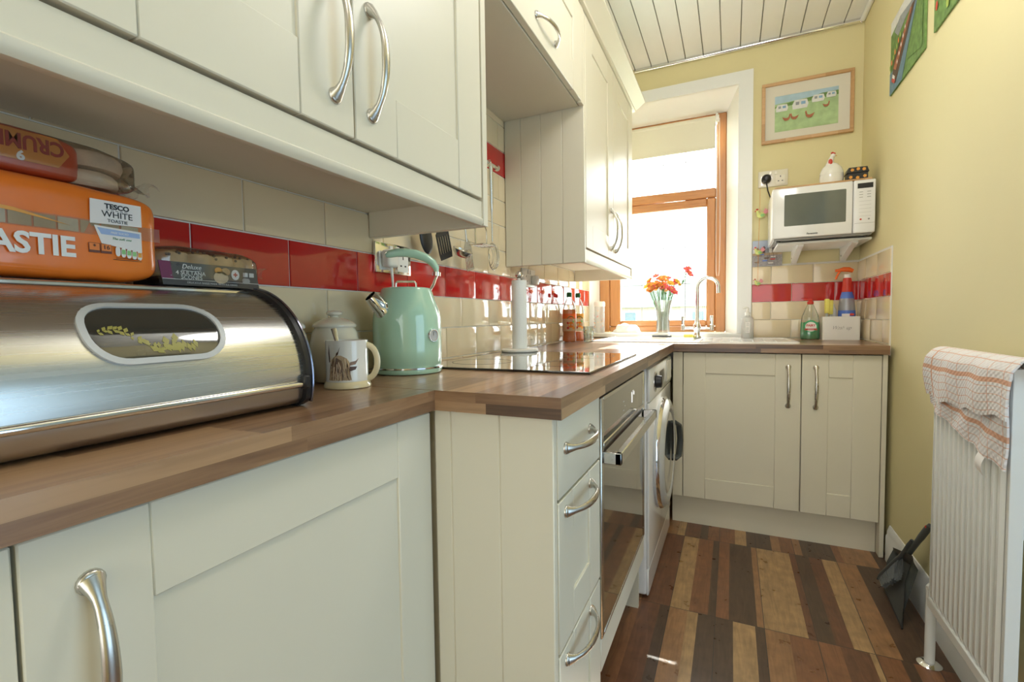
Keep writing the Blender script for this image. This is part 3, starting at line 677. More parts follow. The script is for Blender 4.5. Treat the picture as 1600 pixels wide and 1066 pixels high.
link('lip_stop', MB().box((.244,yb1-.018,.934), (.2625,yb1-.006,.956), bev=.003), 'black', t)
def on_bin(y, ang, r): return Vector((BC[0]+(BR-.004+r)*math.cos(ang), y, BC[1]+(BR-.004+r)*math.sin(ang)))
wy, wa = -.182, math.radians(35.5)
def wpt(p, r): return on_bin(wy+p[0], wa+p[1]/BR, r)
ro = rrect(.156, .088, .040, 8); ri = rrect(.142, .074, .033, 8); n = len(ro)
def dens(pl, k=3):
    o = []
    for a, b in zip(pl, pl[1:]+pl[:1]):
        for i in range(k): o.append((a[0]+(b[0]-a[0])*i/k, a[1]+(b[1]-a[1])*i/k))
    return o
ro, ri = dens(ro, 3), dens(ri, 3); n = len(ro); mb = MB()
lay = [[wpt(p, .0002) for p in ro], [wpt(p, .0032) for p in ro], [wpt(p, .0032) for p in ri], [wpt(p, .0006) for p in ri]]
vs = sum(lay, []); mb.add(vs, [[k*n+i, k*n+(i+1) % n, (k+1)*n+(i+1) % n, (k+1)*n+i] for k in range(3) for i in range(n)], 0, False)
link('window_surround', mb, 'lgrey', lid)
mb = MB(); gx, gy = 20, 12
def inr(u, v):  # map the unit square to the rounded rectangle
    hx, hy, r = .071, .037, .033; x = (u-.5)*2*hx; y = (v-.5)*2*hy
    lim = hy if abs(x) < hx-r else hy-r+math.sqrt(max(0, r*r-(abs(x)-hx+r)**2)); return (x, (v-.5)*2*lim)
mb.grid(lambda u, v: wpt(inr(u, v), .0010), 30, 12)
link('window_pane', mb, 'binpane', lid)
def leafs():
    mb = MB(); rnd = random.Random(3)
    P = []
    for i in range(16):
        u = i/15; P.append((-.062+u*.075, -.002-.022*u+.008*math.sin(u*7)))
    for i, (x, y) in enumerate(P):
        for sgn in (-1, 1):
            a = sgn*rnd.uniform(.5, 1.2)+rnd.uniform(-.3, .3)+(0 if i < 8 else .5); L = rnd.uniform(.005, .009)*(1+(i > 8)*.5); w_ = L*.3; dx, dy = math.cos(a), math.sin(a)
            q = [(x, y), (x+dx*L*.5-dy*w_, y+dy*L*.5+dx*w_), (x+dx*L, y+dy*L), (x+dx*L*.5+dy*w_, y+dy*L*.5-dx*w_)]
            mb.add([wpt(p, .0014) for p in q], [[0,1,2,3]])
    for i in range(8):
        x = .005+i*.0045; a = 1.6+rnd.uniform(-.6, .6); L = .013; dx, dy = math.cos(a), math.sin(a); y = -.031+.003*math.sin(i*2)
        q = [(x, y), (x+dx*L*.5-dy*.003, y+dy*L*.5+dx*.003), (x+dx*L, y+dy*L), (x+dx*L*.5+dy*.003, y+dy*L*.5-dx*.003)]
        mb.add([wpt(p, .0014) for p in q], [[0,1,2,3]])
    return mb
link('leaf_print', leafs(), 'goldleaf', lid)
for x, y in ((.04,-.40), (.04,-.02), (.19,-.40), (.19,-.03)): link('foot', MB().cyl((x,y,.905), (x,y,.9085), .008), 'black', t)
# ================================================================== packets on the bin
def soft(c, hx, hy, hz, e=.35, n=(28,40), amp=.0015, f=25, seed=0, taper=None):
    """rounded box with crinkle"""
    def fn(u, v):
        a = -math.pi+2*math.pi*u; b = -math.pi/2+math.pi*v
        sg = lambda q, k: math.copysign(abs(q)**k, q)
        x = hx*sg(math.cos(b), e)*sg(math.cos(a), e); z = hz*sg(math.cos(b), e)*sg(math.sin(a), e); y = hy*sg(math.sin(b), e*1.2)
        if taper: q = taper(y/hy); x *= q; z *= q
        p = Vector((x, y, z)); d = noise.noise(p*f+Vector((seed,0,0)))*amp
        nn = p.copy(); nn.y *= .2
        if nn.length > 0: nn.normalize()
        return Vector(c)+p+nn*d
    return MB().grid(fn, n[0], n[1])
ZT = 1.0940
t = thing('bread_loaf_packet', 'orange bag of sliced white bread lying on top of the bread bin', 'bread', (.07,-.27,ZT))
link('bag', soft((.0675,-.285,ZT+.0592), .0595, .168, .0585, .24, (52,70), .0045, 24), 'orange', t)
def facepatch(name, y0, y1, z0, z1, mat, parent, X=.1285, w=.0, pts=None):
    q = pts or [(y0,z0), (y1,z0), (y1,z1), (y0,z1)]
    return link(name, MB().prism([(a, b) for a, b in q], (X,0,0), Y_, Z_, (.0006,0,0)), mat, parent)
# clear band showing the slices
for k in range(13):
    y = -.425+k*.0215; facepatch('bread_slice', y, y+.0195, 1.152, 1.167, 'bread' if k % 3 else 'crumb', t, .1272)
facepatch('clear_band', -.44, -.122, 1.1505, 1.1685, 'film', t, .1286)
facepatch('yellow_print', 0, 0, 0, 0, 'gold', t, .1288, pts=[(-.44,1.174), (-.36,1.178), (-.27,1.170), (-.22,1.158), (-.27,1.166), (-.36,1.172)])
a = facepatch('front_label', 0, 0, 0, 0, 'olabel', t, .1292, pts=[(-.201,1.165), (-.144,1.168), (-.144,1.196), (-.200,1.1955)])
b = facepatch('date_label', 0, 0, 0, 0, 'olabel', t, .1292, pts=[(-.190,1.141), (-.145,1.134), (-.145,1.161), (-.197,1.163)])
facepatch('blue_strip', 0, 0, 0, 0, 'lblue', b, .1296, pts=[(-.190,1.1525), (-.147,1.1525), (-.147,1.1585), (-.194,1.1605)])
text('TESCO', .0088, (.1300,-.1715,1.1885), LU, Z_, 'ink', a, bold=.0003)
for k in range(5): facepatch('dash', -.1835+k*.005, -.1802+k*.005, 1.1838, 1.1844, 'ink', a, .1296)
text('WHITE', .0110, (.1300,-.1715,1.1785), LU, Z_, 'ink', a)
text('TOASTIE', .0058, (.1300,-.1715,1.1705), LU, Z_, 'ink', a)
text('FREE SLICED', .0036, (.1302,-.170,1.1556), LU, Z_, 'inkw', b)
text('The soft one', .0042, (.1300,-.168,1.1485), LU, Z_, 'green', b, shear=.3)
text('TOASTIE', .0330, (.1292,-.2165,1.1310), LU, Z_, 'inkw', t, bold=.0010, align='RIGHT', xs=.92)
for k, s__ in enumerate(('*', '16')):
    y = -.2035+k*.0125; o = facepatch('storage_box', y, y+.0115, 1.1285, 1.1405, 'inkframe', t, .1290); facepatch('box_face', y+.0006, y+.0109, 1.1290+.0025, 1.1400, 'orange2', o, .1293)
    text(s__, .0075, (.1302,y+.0057,1.1358), LU, Z_, 'ink', o)
for k in range(5):
    y = -.1755+k*.0062; o = link('nutrition_lozenge', MB().prism([(p[0]*.5, p[1]) for p in rrect(.0108,.0125,.0045,4)], (.1290,y+.003,1.1325-k*.0007), Y_, Z_, (.0005,0,0)), 'olabel', t)
    facepatch('coloured_cell', y+.0009, y+.0051, 1.1302-k*.0007, 1.1362-k*.0007, 'olabel' if k == 0 else ('gold' if k == 4 else 'green2'), o, .1293)
facepatch('small_print', -.175, -.148, 1.1237, 1.1243, 'ink', t, .1290); facepatch('small_print', -.178, -.146, 1.1215, 1.1221, 'ink', t, .1290)
# crumpets
t = thing('crumpet_packet', 'clear packet of crumpets with a red and amber band, on top of the bread bag', 'bread', (.066,-.27,1.211))
for k in range(3):
    for j in range(2):
        y = -.183-k*.088; z = 1.2175+j*.0255
        mb = MB().lathe([(.030,0), (.038,.002), (.041,.010), (.040,.018), (.036,.0225), (.0,.0235)], (.066,y+(.006 if j else 0),z-.003), 28)
        o = link('crumpet', mb, 'crumpetm', t)
link('printed_band', soft((.066,-.315,1.2405), .0465, .120, .0275, .3, (28,24), .002, 25, 4), 'redfilm', t)
link('amber_panel', MB().prism([(-.42,1.228), (-.222,1.228), (-.211,1.245), (-.222,1.262), (-.42,1.262)], (.1132,0,0), Y_, Z_, (.0005,0,0)), 'gold2', t)
text('CRUMPETS', .0235, (.1142,-.216,1.2500), -LU, -Z_, 'redtext', t, bold=.0007, align='LEFT', xs=.80)
text('6', .0145, (.1142,-.256,1.2325), LU, Z_, 'inkw', t, bold=.0006)
link('clear_wrap', soft((.066,-.255,1.2400), .050, .125, .0285, .35, (28,30), .004, 22, 2, taper=lambda q: 1-.25*max(0, q-.6)), 'film', t)
mb = MB().grid(lambda u, v: (.035+.062*v+.004*math.sin(u*9), -.140+.035*u+.004*math.sin(v*14), 1.236-.006*u+.007*math.sin(v*11+u*5)), 8, 12); link('gathered_film_end', mb, 'film', t, recalc=False)
# scones
t = thing('scone_packet', 'packet of four sultana scones with dark label, on the right end of the bread bin', 'scones', (.07,-.03,ZT))
rs = random.Random(5)
for k in range(4):
    y = -.088+k*.036; mb = MB().lathe([(.020,0), (.0245,.004), (.0260,.028), (.024,.039), (.014,.0435), (0,.0445)], (.071,y,ZT+.012), 24)
    for i in range(len(mb.v)): mb.v[i] += Vector([rs.uniform(-.0009,.0009) for _ in range(3)])
    mb.v = [Vector((.071+(v.x-.071)*1.35, y+(v.y-y)*1.0+.004*(v.z-ZT)/.03, v.z)) for v in mb.v]
    o = link('scone', mb, 'scone', t)
    mb = MB()
    for _ in range(4): a = rs.uniform(-.6, .6); mb.ball((.071+.0335*math.cos(a), y+.022*math.sin(a), ZT+rs.uniform(.046,.054)), .0022, 8, 5)
    link('sultana', mb, 'dbrown', o)
tp = [(-.116,0), (.050,0), (.044,.0315), (-.118,.0335)]
link('tray', MB().box((.032,-.110,ZT), (.104,.038,ZT+.014), bev=.003), 'black', t)
o = link('card_front', MB().prism([(-.108,.0), (.046,.0), (.040,.0345), (-.114,.0345)], (.1065,0,ZT+.001), Y_, Z_, (.0007,0,0)), 'scard', t, label='charcoal printed card with scone picture')
FXs = .1075
link('purple_side', MB().prism([(-.110,.009), (-.094,.009), (-.098,.0343), (-.114,.0343)], (FXs,0,ZT+.001), Y_, Z_, (.0003,0,0)), 'purple', o)
link('silver_line', MB().prism([(-.109,.0085), (.0445,.0085), (.0443,.0092), (-.1092,.0092)], (FXs,0,ZT+.001), Y_, Z_, (.0004,0,0)), 'olabel', o)
text('Deluxe', .0098, (FXs+.0008,-.068,ZT+.0290), LU, Z_, 'inkw', o, shear=.25)
link('swash', MB().sweep([(FXs+.0005, -.082+.028*i/10, ZT+.0243-.0016*math.sin(math.pi*i/10)) for i in range(11)], .0004, 6), 'inkw', o)
text('4 SULTANA', .0085, (FXs+.0008,-.069,ZT+.0195), LU, Z_, 'inkw', o)
text('SCONES', .0085, (FXs+.0008,-.068,ZT+.0130), LU, Z_, 'inkw', o)
for cx, cz, r, m_ in ((-.022,.0165,.0098,'crumb'), (-.014,.0265,.0060,'scone'), (-.026,.0275,.0050,'gold')): link('scone_picture', MB().prism([(cx+r*1.25*math.cos(i*.4), cz+r*math.sin(i*.4)) for i in range(16)], (FXs,0,ZT), Y_, Z_, (.0006,0,0)), m_, o)
link('round_badge', MB().prism([(.002+.0070*math.cos(i*.35), .0225+.0085*math.sin(i*.35)) for i in range(18)], (FXs,0,ZT), Y_, Z_, (.0009,0,0)), 'olabel', o)
link('badge_cross', MB().prism([(-.0015,.0215), (.0055,.0215), (.0055,.0238), (-.0015,.0238)], (FXs,0,ZT), Y_, Z_, (.0012,0,0)).prism([(.001,.019), (.003,.019), (.003,.0262), (.001,.0262)], (FXs,0,ZT), Y_, Z_, (.0012,0,0)), 'redp', o)
for k in range(2): link('info_square', MB().prism([(.016+k*.011,.0205), (.0245+k*.011,.0205), (.0245+k*.011,.0275), (.016+k*.011,.0275)], (FXs,0,ZT), Y_, Z_, (.0006,0,0)), 'lgrey', o)
link('portion_mark', MB().prism(rrect(.014,.009,.004,4), (FXs,.021,ZT+.0135), Y_, Z_, (.0006,0,0)), 'grey', o)
text('DELICIOUS BAKES MADE WITH SULTANAS', .0042, (FXs+.0006,-.035,ZT+.0055), LU, Z_, 'lgrey', o)
link('clear_wrap', soft((.071,-.032,ZT+.0310), .0385, .090, .0300, .38, (28,36), .003, 30, 9, taper=lambda q: 1-.5*max(0, q-.55)-.2*max(0, -q-.7)), 'film', t)
mb = MB().grid(lambda u, v: (.055+.040*v, .048+.026*u+.003*math.sin(v*16), ZT+.026+(.024*(v-.5))*(.4+u)+.004*math.sin(v*13+u*4)), 8, 14); link('gathered_film_end', mb, 'film', t, recalc=False)
# ================================================================== jars, mug, kettle
def jar(c, r, lab, pattern=False, h=1.0):
    t = thing('storage_jar', lab, 'jar', (*c,.905), None)
    k = r/.052
    P = [(.034,0), (.042,.002), (.047,.02), (.0515,.055), (.0518,.085), (.047,.108), (.0415,.1175), (.0415,.122), (.0385,.122)]
    b = link('jar_body', MB().lathe([(x*k, z*h) for x, z in P], (*c,.9055), 40), 'cream' if not pattern else 'mugw', t)
    l_ = link('lid', MB().lathe([(.0455*k,.119*h), (.0465*k,.1215*h), (.0455*k,.125*h), (.040*k,.130*h), (.028*k,.1365*h), (.013*k,.140*h), (.0105*k,.1415*h)], (*c,.9055), 40), 'cream' if not pattern else 'mugw', t)
    link('knob', MB().lathe([(.0095,.1405*h), (.0085,.143*h), (.0165,.147*h), (.0175,.151*h), (.014,.1545*h), (0,.156*h)], (*c,.9055), 28), 'cream' if not pattern else 'mugw', l_)
    if pattern:
        mb = MB()
        for i in range(14):
            a = -.9+i*.17; pts = [(c[0]+(r+.0004)*math.cos(a+.05*math.sin(z*70)), c[1]+(r+.0004)*math.sin(a+.05*math.sin(z*70)), .96+z) for z in [q*.004 for q in range(8)]]
            mb.sweep(pts, .0007, 5)
        link('raised_leaf_pattern', mb, 'lgrey', b)
    return t
jar((.064,.258), .052, 'plain cream lidded jar standing behind the cow mug')
jar((.060,.125), .049, 'pale patterned jar half hidden behind the right end of the bread bin', True)
mc = Vector((.151,.203)); mr_ = .0415
t = thing('mug', 'white mug with a highland cow picture and pale yellow handle', 'mug', (*mc,.905))
b = link('mug_body', MB().lathe([(.0400,.004), (.0420,.010), (.0405,.020), (.0405,.088), (.0415,.0945), (.0395,.0950), (.0380,.088), (.0375,.012), (0,.010)], (*mc,.905), 48), 'mugw', t)
link('foot_ring', MB().lathe([(.0415,0), (.0455,.001), (.0460,.005), (.0430,.010), (.0405,.016)], (*mc,.905), 48), 'mugy', t)
ha = math.radians(27); hd = Vector((math.cos(ha), math.sin(ha), 0))
pts = []
for i in range(19):
    a = math.radians(112-224*i/18); pts.append(Vector((*mc,.905))+hd*(.0400+.025*math.cos(a)*(.75 if math.cos(a) < 0 else .82))+Z_*(.0535+.0315*math.sin(a)-.006*(i/18)))
link('handle', MB().sweep(pts, [(.0042,.0062)]*19, 10, ref=Z_.cross(hd)), 'mugy', t)
def wrapm(pl, mat, name, r=.0409, nz=6):
    # densified polygon fan on the mug
    P = []
    for a_, b_ in zip(pl, pl[1:]+pl[:1]):
        for i in range(3): P.append((a_[0]+(b_[0]-a_[0])*i/3, a_[1]+(b_[1]-a_[1])*i/3))
    th = math.radians(-52); n = len(P); cx = sum(p[0] for p in P)/n; cz = sum(p[1] for p in P)/n
    rings = [[(cx+(p[0]-cx)*k, cz+(p[1]-cz)*k) for p in P] for k in (1, .66, .33, .02)]
    mb = MB(); V_ = []
    for rg in rings:
        for x, z in rg: a = th+x/r; V_.append((mc.x+r*math.cos(a), mc.y+r*math.sin(a), .905+z))
    mb.add(V_, [[k*n+i, k*n+(i+1) % n, (k+1)*n+(i+1) % n, (k+1)*n+i] for k in range(3) for i in range(n)], 0, True)
    return link(name, mb, mat, b)
wrapm([(-.036,.018), (-.030,.045), (-.027,.058), (-.018,.066), (-.007,.066), (.004,.060), (.010,.050), (.009,.035), (.012,.018), (0,.016), (-.02,.016)], 'tan', 'cow_head_picture', .0409)
wrapm([(-.030,.030), (-.026,.052), (-.016,.062), (-.006,.056), (-.004,.040), (-.010,.024), (-.022,.020)], 'brown', 'cow_fringe', .0411)
wrapm([(-.018,.024), (-.012,.030), (-.009,.022), (-.014,.018)], 'crumb', 'cow_muzzle', .0413)
wrapm([(-.018,.064), (-.013,.068), (-.008,.084), (-.012,.074), (-.016,.071)], 'dbrown', 'cow_horn', .0413)
wrapm([(-.034,.052), (-.031,.054), (-.034,.088), (-.036,.070)], 'dbrown', 'cow_horn', .0413)
wrapm([(.008,.046), (.020,.048), (.027,.060), (.022,.055), (.010,.053)], 'brown', 'cow_horn', .0411)
wrapm([(.006,.034), (.020,.038), (.023,.044), (.008,.044)], 'dbrown', 'cow_ear', .0413)
rh = random.Random(8)
for mt, cnt in (('dbrown', 16), ('crumb', 18), ('tan', 14)):
    mb = MB(); th = math.radians(-52); R_ = .0414
    for _ in range(cnt):
        x = rh.uniform(-.030,.006); z = rh.uniform(.030,.064); dx = rh.uniform(-.004,.004)-(x+.012)*-.25; pts = []
        for i in range(5): q = i/4; xx = x+dx*q; pts.append((mc.x+R_*math.cos(th+xx/R_), mc.y+R_*math.sin(th+xx/R_), .905+max(.017, z-.018*q)))
        mb.sweep(pts, [.0005,.0007,.0007,.0005,.0003], 4)
    link('cow_hair_strokes', mb, mt, b)
t = thing('teaspoon', 'steel teaspoon standing in the cow mug', 'spoon', (mc.x,mc.y,.92))
sp0 = Vector((mc.x+.012, mc.y-.016, .918)); sp1 = Vector((mc.x-.030, mc.y-.004, 1.023))
pts = [sp0.lerp(sp1, i/10) for i in range(11)]
link('handle', MB().sweep(pts, [(.002+.0035*(i/10)**2, .0012) for i in range(11)], 8, ref=(.7,.7,.2)), 'steel', t)
link('bowl', MB().ball(sp0, .012, 12, 8, sc=(.8,.5,1.2)), 'steel', t)
# kettle
kc = Vector((.105,.461)); kr = .0855
rv = Vector((.794,.607,0)); fv = Vector((.607,-.794,0))     # right-hand and front directions
t = thing('kettle', 'mint green retro kettle with temperature dial and chrome spout', 'kettle', (*kc,.905))
link('power_base', MB().lathe([(.078,0), (.084,.002), (.0865,.008), (.0860,.0125), (.083,.0135)], (*kc,.905), 56), 'mint', t)
link('chrome_ring', MB().lathe([(.083,.0125), (.0872,.0135), (.0872,.0170), (.084,.0180)], (*kc,.905), 56), 'chrome', t)
P = [(.082,.018), (.0850,.022), (.0856,.06), (.0856,.120), (.0845,.140), (.0810,.158), (.0755,.174), (.0695,.190), (.0650,.202), (.0628,.209), (.0605,.2125), (.055,.2140), (0,.2150)]
link('kettle_body', MB().lathe(P, (*kc,.905), 64), 'mint', t)
k3 = lambda s, f, z: Vector((*kc,0))+rv*s+fv*f+Z_*z
o = link('lid_handle', MB().sweep([k3(-.026,.0,1.117), k3(-.026,.0,1.131), k3(-.022,0,1.1355), k3(.020,0,1.1355), k3(.024,0,1.131), k3(.024,0,1.117)], .0028, 10, ref=fv), 'chrome', t)
d = (k3(-.087,.064,1.099)-k3(-.056,.047,1.066)).normalized()
mb = MB().lathe([(.0245,-.014), (.0245,.003), (.0220,.006), (.0205,.016), (.0160,.046), (.0145,.0475), (.0140,.044), (.018,.0)], k3(-.054,.045,1.064), 32, axis=d, cap=False); link('spout', mb, 'chrome', t)
link('strap', MB().sweep([k3(.056,0,1.108), k3(.068,0,1.128), k3(.0765,0,1.150), k3(.0745,0,1.170)], [(.010,.0038)]*4, 12, ref=fv), 'chrome', t)
hp = [(.0770,1.158), (.0760,1.170), (.067,1.184), (.050,1.1965), (.026,1.2050), (0,1.2085), (-.022,1.2080), (-.040,1.2040), (-.049,1.2000)]
link('handle', MB().sweep([k3(s, 0, z) for s, z in hp], [(.010,.0055), (.0115,.0085), (.0125,.0100), (.013,.0108), (.0135,.0112), (.0135,.0112), (.013,.0108), (.012,.0095), (.007,.005)], 16, ref=fv), 'mint', t)
link('grip_collar', MB().cyl(k3(.0765,0,1.150), k3(.0772,0,1.160), .0105), 'chrome', t)
ga = math.radians(-8.6); gd = Vector((math.cos(ga), math.sin(ga), 0)); gp = Vector((*kc,1.000))+gd*.0845
g = link('temperature_dial', MB().lathe([(.0165,0), (.0170,.003), (.0160,.006), (.0128,.0065), (.0125,.004)], gp, 28, axis=gd, cap=False), 'chrome', t)
link('dial_face', MB().lathe([(.0130,.003), (.0130,.0042), (0,.0043)], gp, 28, axis=gd), 'lgrey', g)
link('pointer', MB().box((-.0005,-.0005,.0043), (.0005,.009,.0050)).xf(Matrix.Translation(gp) @ gd.to_track_quat('Z','Y').to_matrix().to_4x4()), 'black', g)
for i in range(28): pass
mb = MB()
for i in range(28):
    a = i*2*math.pi/28; q = gd.to_track_quat('Z','Y').to_matrix(); mb.ball(gp+q@Vector((.0150*math.cos(a), .0150*math.sin(a), .0065)), .0012, 6, 4)
link('beaded_rim', mb, 'chrome', g)
# ================================================================== sockets left
def socket(O, u, n, w, h, label, mat, insert, group=None):
    t = thing('wall_socket', label, 'socket', O, group); F = FR(O, u, n)
    link('faceplate', MB().box((-w/2,0,-h/2), (w/2,.009,h/2), bev=.003, seg=2).xf(F), mat, t)
    for s_ in (-1, 1):
        o = link('outlet', MB().box((s_*w*.25-.024,.0085,-h*.40), (s_*w*.25+.024,.0105,h*.18), bev=.001).xf(F), insert, t)
        link('pin_hole', MB().box((s_*w*.25-.002,.0104,h*.02), (s_*w*.25+.002,.0108,h*.12)).box((s_*w*.25-.013,.0104,-h*.22), (s_*w*.25-.006,.0108,-h*.17)).box((s_*w*.25+.006,.0104,-h*.22), (s_*w*.25+.013,.0108,-h*.17)).xf(F), 'black', o)
        link('rocker_switch', MB().box((s_*w*.09-.006,.009,h*.22), (s_*w*.09+.006,.0135,h*.42), bev=.001).xf(F), insert, t)
    return t
socket((.002,.533,1.2055), LU, LN, .150, .082, 'chrome double wall socket behind the mint kettle', 'chrome', 'wplastic')
t = thing('power_plug', 'white plug and lead in the chrome socket behind the kettle', 'plug', (.0145,.496,1.19))
link('plug_body', MB().box((.0130,.475,1.178), (.043,.517,1.226), bev=.009, seg=3), 'wplastic', t)
pts = [(.030,.497,1.180), (.031,.498,1.160), (.032,.499,1.135), (.030,.500,1.08), (.020,.51,1.0), (.016,.53,.94), (.02,.55,.909)]
link('lead', MB().sweep(pts, [.0045,.0038,.003,.003,.003,.003,.003], 8, ref=X_), 'wplastic', t)
socket((.002,1.492,1.222), LU, LN, .150, .082, 'white double wall socket behind the kitchen roll', 'wplastic', 'wplastic')
t = thing('power_plug', 'white plug in the socket beyond the kitchen roll', 'plug', (.02,1.53,1.2))
link('plug_body', MB().box((.0130,1.510,1.190), (.040,1.550,1.236), bev=.009, seg=3), 'wplastic', t)
# ================================================================== utensils
t = thing('utensil_rail', 'chrome hanging rail on the tiles above the hob', 'rail', (.03,.8,1.60))
link('bar', MB().cyl((.045,.50,1.607), (.045,1.10,1.607), .006), 'chrome', t)
for y in (.55, 1.06): link('bracket', MB().cyl((.0015,y,1.607), (.045,y,1.607), .006).lathe([(.014,0), (.014,.004), (.008,.007)], (.0015,y,1.607), 20, axis=X_), 'chrome', t)
link('end_knob', MB().cyl((.045,1.095,1.607), (.045,1.112,1.607), .011), 'chrome', t)
link('end_knob', MB().cyl((.045,.488,1.607), (.045,.505,1.607), .011), 'chrome', t)
def hanger(name, label, cat, hy, ty, tz, hm, headfn, L=.10, hw=(.006,.004), x=.045):
    t = thing(name, label, cat, (x,hy,1.6), 'utensils hanging from the rail')
    top = Vector((x,hy,1.590)); tip = Vector((x,ty,tz)); d = (tip-top).normalized(); neck = tip-d*L
    side = d.cross(X_).normalized()
    hk = [top+Z_*.0+Vector((0,0,0)), top+Vector((0,0,.012)), Vector((x,hy,1.6155)), Vector((x-.006,hy,1.6155+.001)), Vector((x-.010,hy,1.606))]
    link('hook', MB().sweep([Vector((x+.009,hy,1.592)), Vector((x+.010,hy,1.607)), Vector((x+.006,hy,1.6160)), Vector((x-.003,hy,1.6175)), Vector((x-.009,hy,1.610))], .0018, 6, ref=Y_), 'steel', t)
    a = Vector((x+.009,hy,1.594))
    pts = [a.lerp(neck, i/8) for i in range(9)]
    link('handle', MB().sweep(pts, [(hw[0], hw[1])]*3+[(hw[0]*.9, hw[1]*.9)]*2+[(.0035,.003)]*4, 10, ref=side), hm, t)
    headfn(t, neck, d, side); return t
def flat(pl, neck, d, side, h=.0035, mat='black', t=None, name='head', off=0):
    return link(name, MB().prism(pl, neck+X_*off, side, d, X_*h), mat, t)
def h_spoon(t, nk, d, s):
    mb = MB().ball((0,0,0), 1, 20, 12, sc=(.030,.050,.008)); m = Matrix((s, d, X_)).transposed().to_4x4(); m.translation = nk+d*.05; link('head', mb.xf(m), 'black', t)
def h_slot(t, nk, d, s):
    w = .036; mb = MB()
    mb.prism([(-.012,0), (.012,0), (w,.022), (w,.030), (-w,.030), (-w,.022)], nk, s, d, X_*.003).prism([(-w,.082), (w,.082), (w*.9,.100), (-w*.9,.100)], nk, s, d, X_*.003)
    for k in range(6): a = -w+k*(2*w-.007)/5; mb.prism([(a,.0295), (a+.007,.0295), (a+.007,.0825), (a,.0825)], nk, s, d, X_*.003)
    link('slotted_blade', mb, 'black', t)
def h_ladle(t, nk, d, s):
    P = [(.0,-.024), (.018,-.022), (.030,-.012), (.034,0), (.032,0), (.028,-.011), (.016,-.019), (0,-.021)]
    link('ladle_bowl', MB().lathe(P, nk+d*.07+X_*.022, 28, axis=-d*.2+X_*.5+Z_*.85), 'steel', t)
def h_turner(t, nk, d, s):
    w = .024; mb = MB().prism([(-.006,-.01), (.006,-.01), (w,.018), (w,.026), (-w,.026), (-w,.018)], nk, s, d, X_*.002).prism([(-w,.088), (w,.088), (w,.096), (-w,.096)], nk, s, d, X_*.002)
    for k in range(5): a = -w+k*(2*w-.006)/4; mb.prism([(a,.0255), (a+.006,.0255), (a+.006,.0885), (a,.0885)], nk, s, d, X_*.002)
    link('slotted_blade', mb, 'steel', t)
def h_masher(t, nk, d, s):
    w = .042; pts = [nk-s*w+d*.085, nk-s*w+d*.03, nk-s*.028+d*.006, nk-s*.008-d*.004, nk+s*.008-d*.004, nk+s*.028+d*.006, nk+s*w+d*.03, nk+s*w+d*.085]
    link('wire_frame', MB().sweep(pts, .0032, 8, ref=X_), 'steel', t)
    mb = MB()
    for k in range(5): c = nk+d*.086; mb.sweep([c-s*w+X_*(-.02+.012*k), c+s*w+X_*(-.02+.012*k)], .0028, 8, ref=X_)
    mb.sweep([nk+d*.086-s*w+X_*q for q in (-.022,.03)], .003, 8, ref=d).sweep([nk+d*.086+s*w+X_*q for q in (-.022,.03)], .003, 8, ref=d); link('mashing_plate', mb, 'steel', t)
def h_skim(t, nk, d, s):
    mb = MB(); c = nk+d*.055; m = Matrix((s, d, X_)).transposed().to_4x4(); m.translation = c
    for k in range(9):
        q = -1+2*k/8; ry = math.sqrt(max(.0, 1-q*q*.96)); mb.sweep([m@Vector((.034*q, .048*ry*math.cos(a), .020*math.sin(a)*ry)) for a in [math.pi*i/10 for i in range(11)]], .0013, 6, ref=s)
    link('wire_bowl', mb, 'steel', t)
    link('bowl_rim', MB().sweep([m@Vector((.035*math.cos(a), .049*math.sin(a), 0)) for a in [2*math.pi*i/28 for i in range(28)]], .002, 8, ref=X_, closed=True), 'steel', t)
hanger('cooking_spoon', 'solid black spoon, nearest hanging utensil under the wall cabinet', 'utensil', .555, .650, 1.230, 'black', h_spoon)
hanger('fish_slice', 'black slotted turner hanging beside the solid black spoon', 'utensil', .625, .745, 1.228, 'black', h_slot)
hanger('ladle', 'steel ladle hanging between the black and steel slotted turners', 'utensil', .740, .815, 1.232, 'steel', h_ladle)
hanger('slotted_turner', 'narrow steel slotted turner hanging beside the ladle', 'utensil', .800, .895, 1.200, 'steel', h_turner)
hanger('potato_masher', 'steel wire potato masher hanging under the cabinet end panel', 'utensil', .965, .975, 1.285, 'steel', h_masher)
hanger('wire_skimmer', 'steel wire skimmer at the far end of the utensil rail', 'utensil', 1.040, 1.068, 1.205, 'steel', h_skim, L=.12, hw=(.009,.007))
# ================================================================== kitchen roll
rc = (.118,1.135)
t = thing('kitchen_roll_holder', 'cream kitchen roll holder standing at the back edge of the hob', 'roll holder', (*rc,.911))
link('base_disc', MB().lathe([(.068,0), (.071,.003), (.071,.009), (.067,.012)], (*rc,.9112), 48), 'wplastic', t)
link('pole', MB().cyl((*rc,.92), (*rc,1.20), .006), 'wplastic', t)
link('knob', MB().ball((*rc,1.204), .0145), 'nickel', t)
t = thing('kitchen_roll', 'nearly finished roll of white kitchen paper on the holder', 'kitchen roll', (*rc,.924))
link('paper_roll', MB().lathe([(.020,0), (.0285,0), (.0285,.258), (.020,.258), (.020,0)], (*rc,.924), 40, cap=False), 'paper', t)
link('core', MB().lathe([(.0195,.001), (.0195,.257)], (*rc,.924), 30, cap=False), 'tan', t)
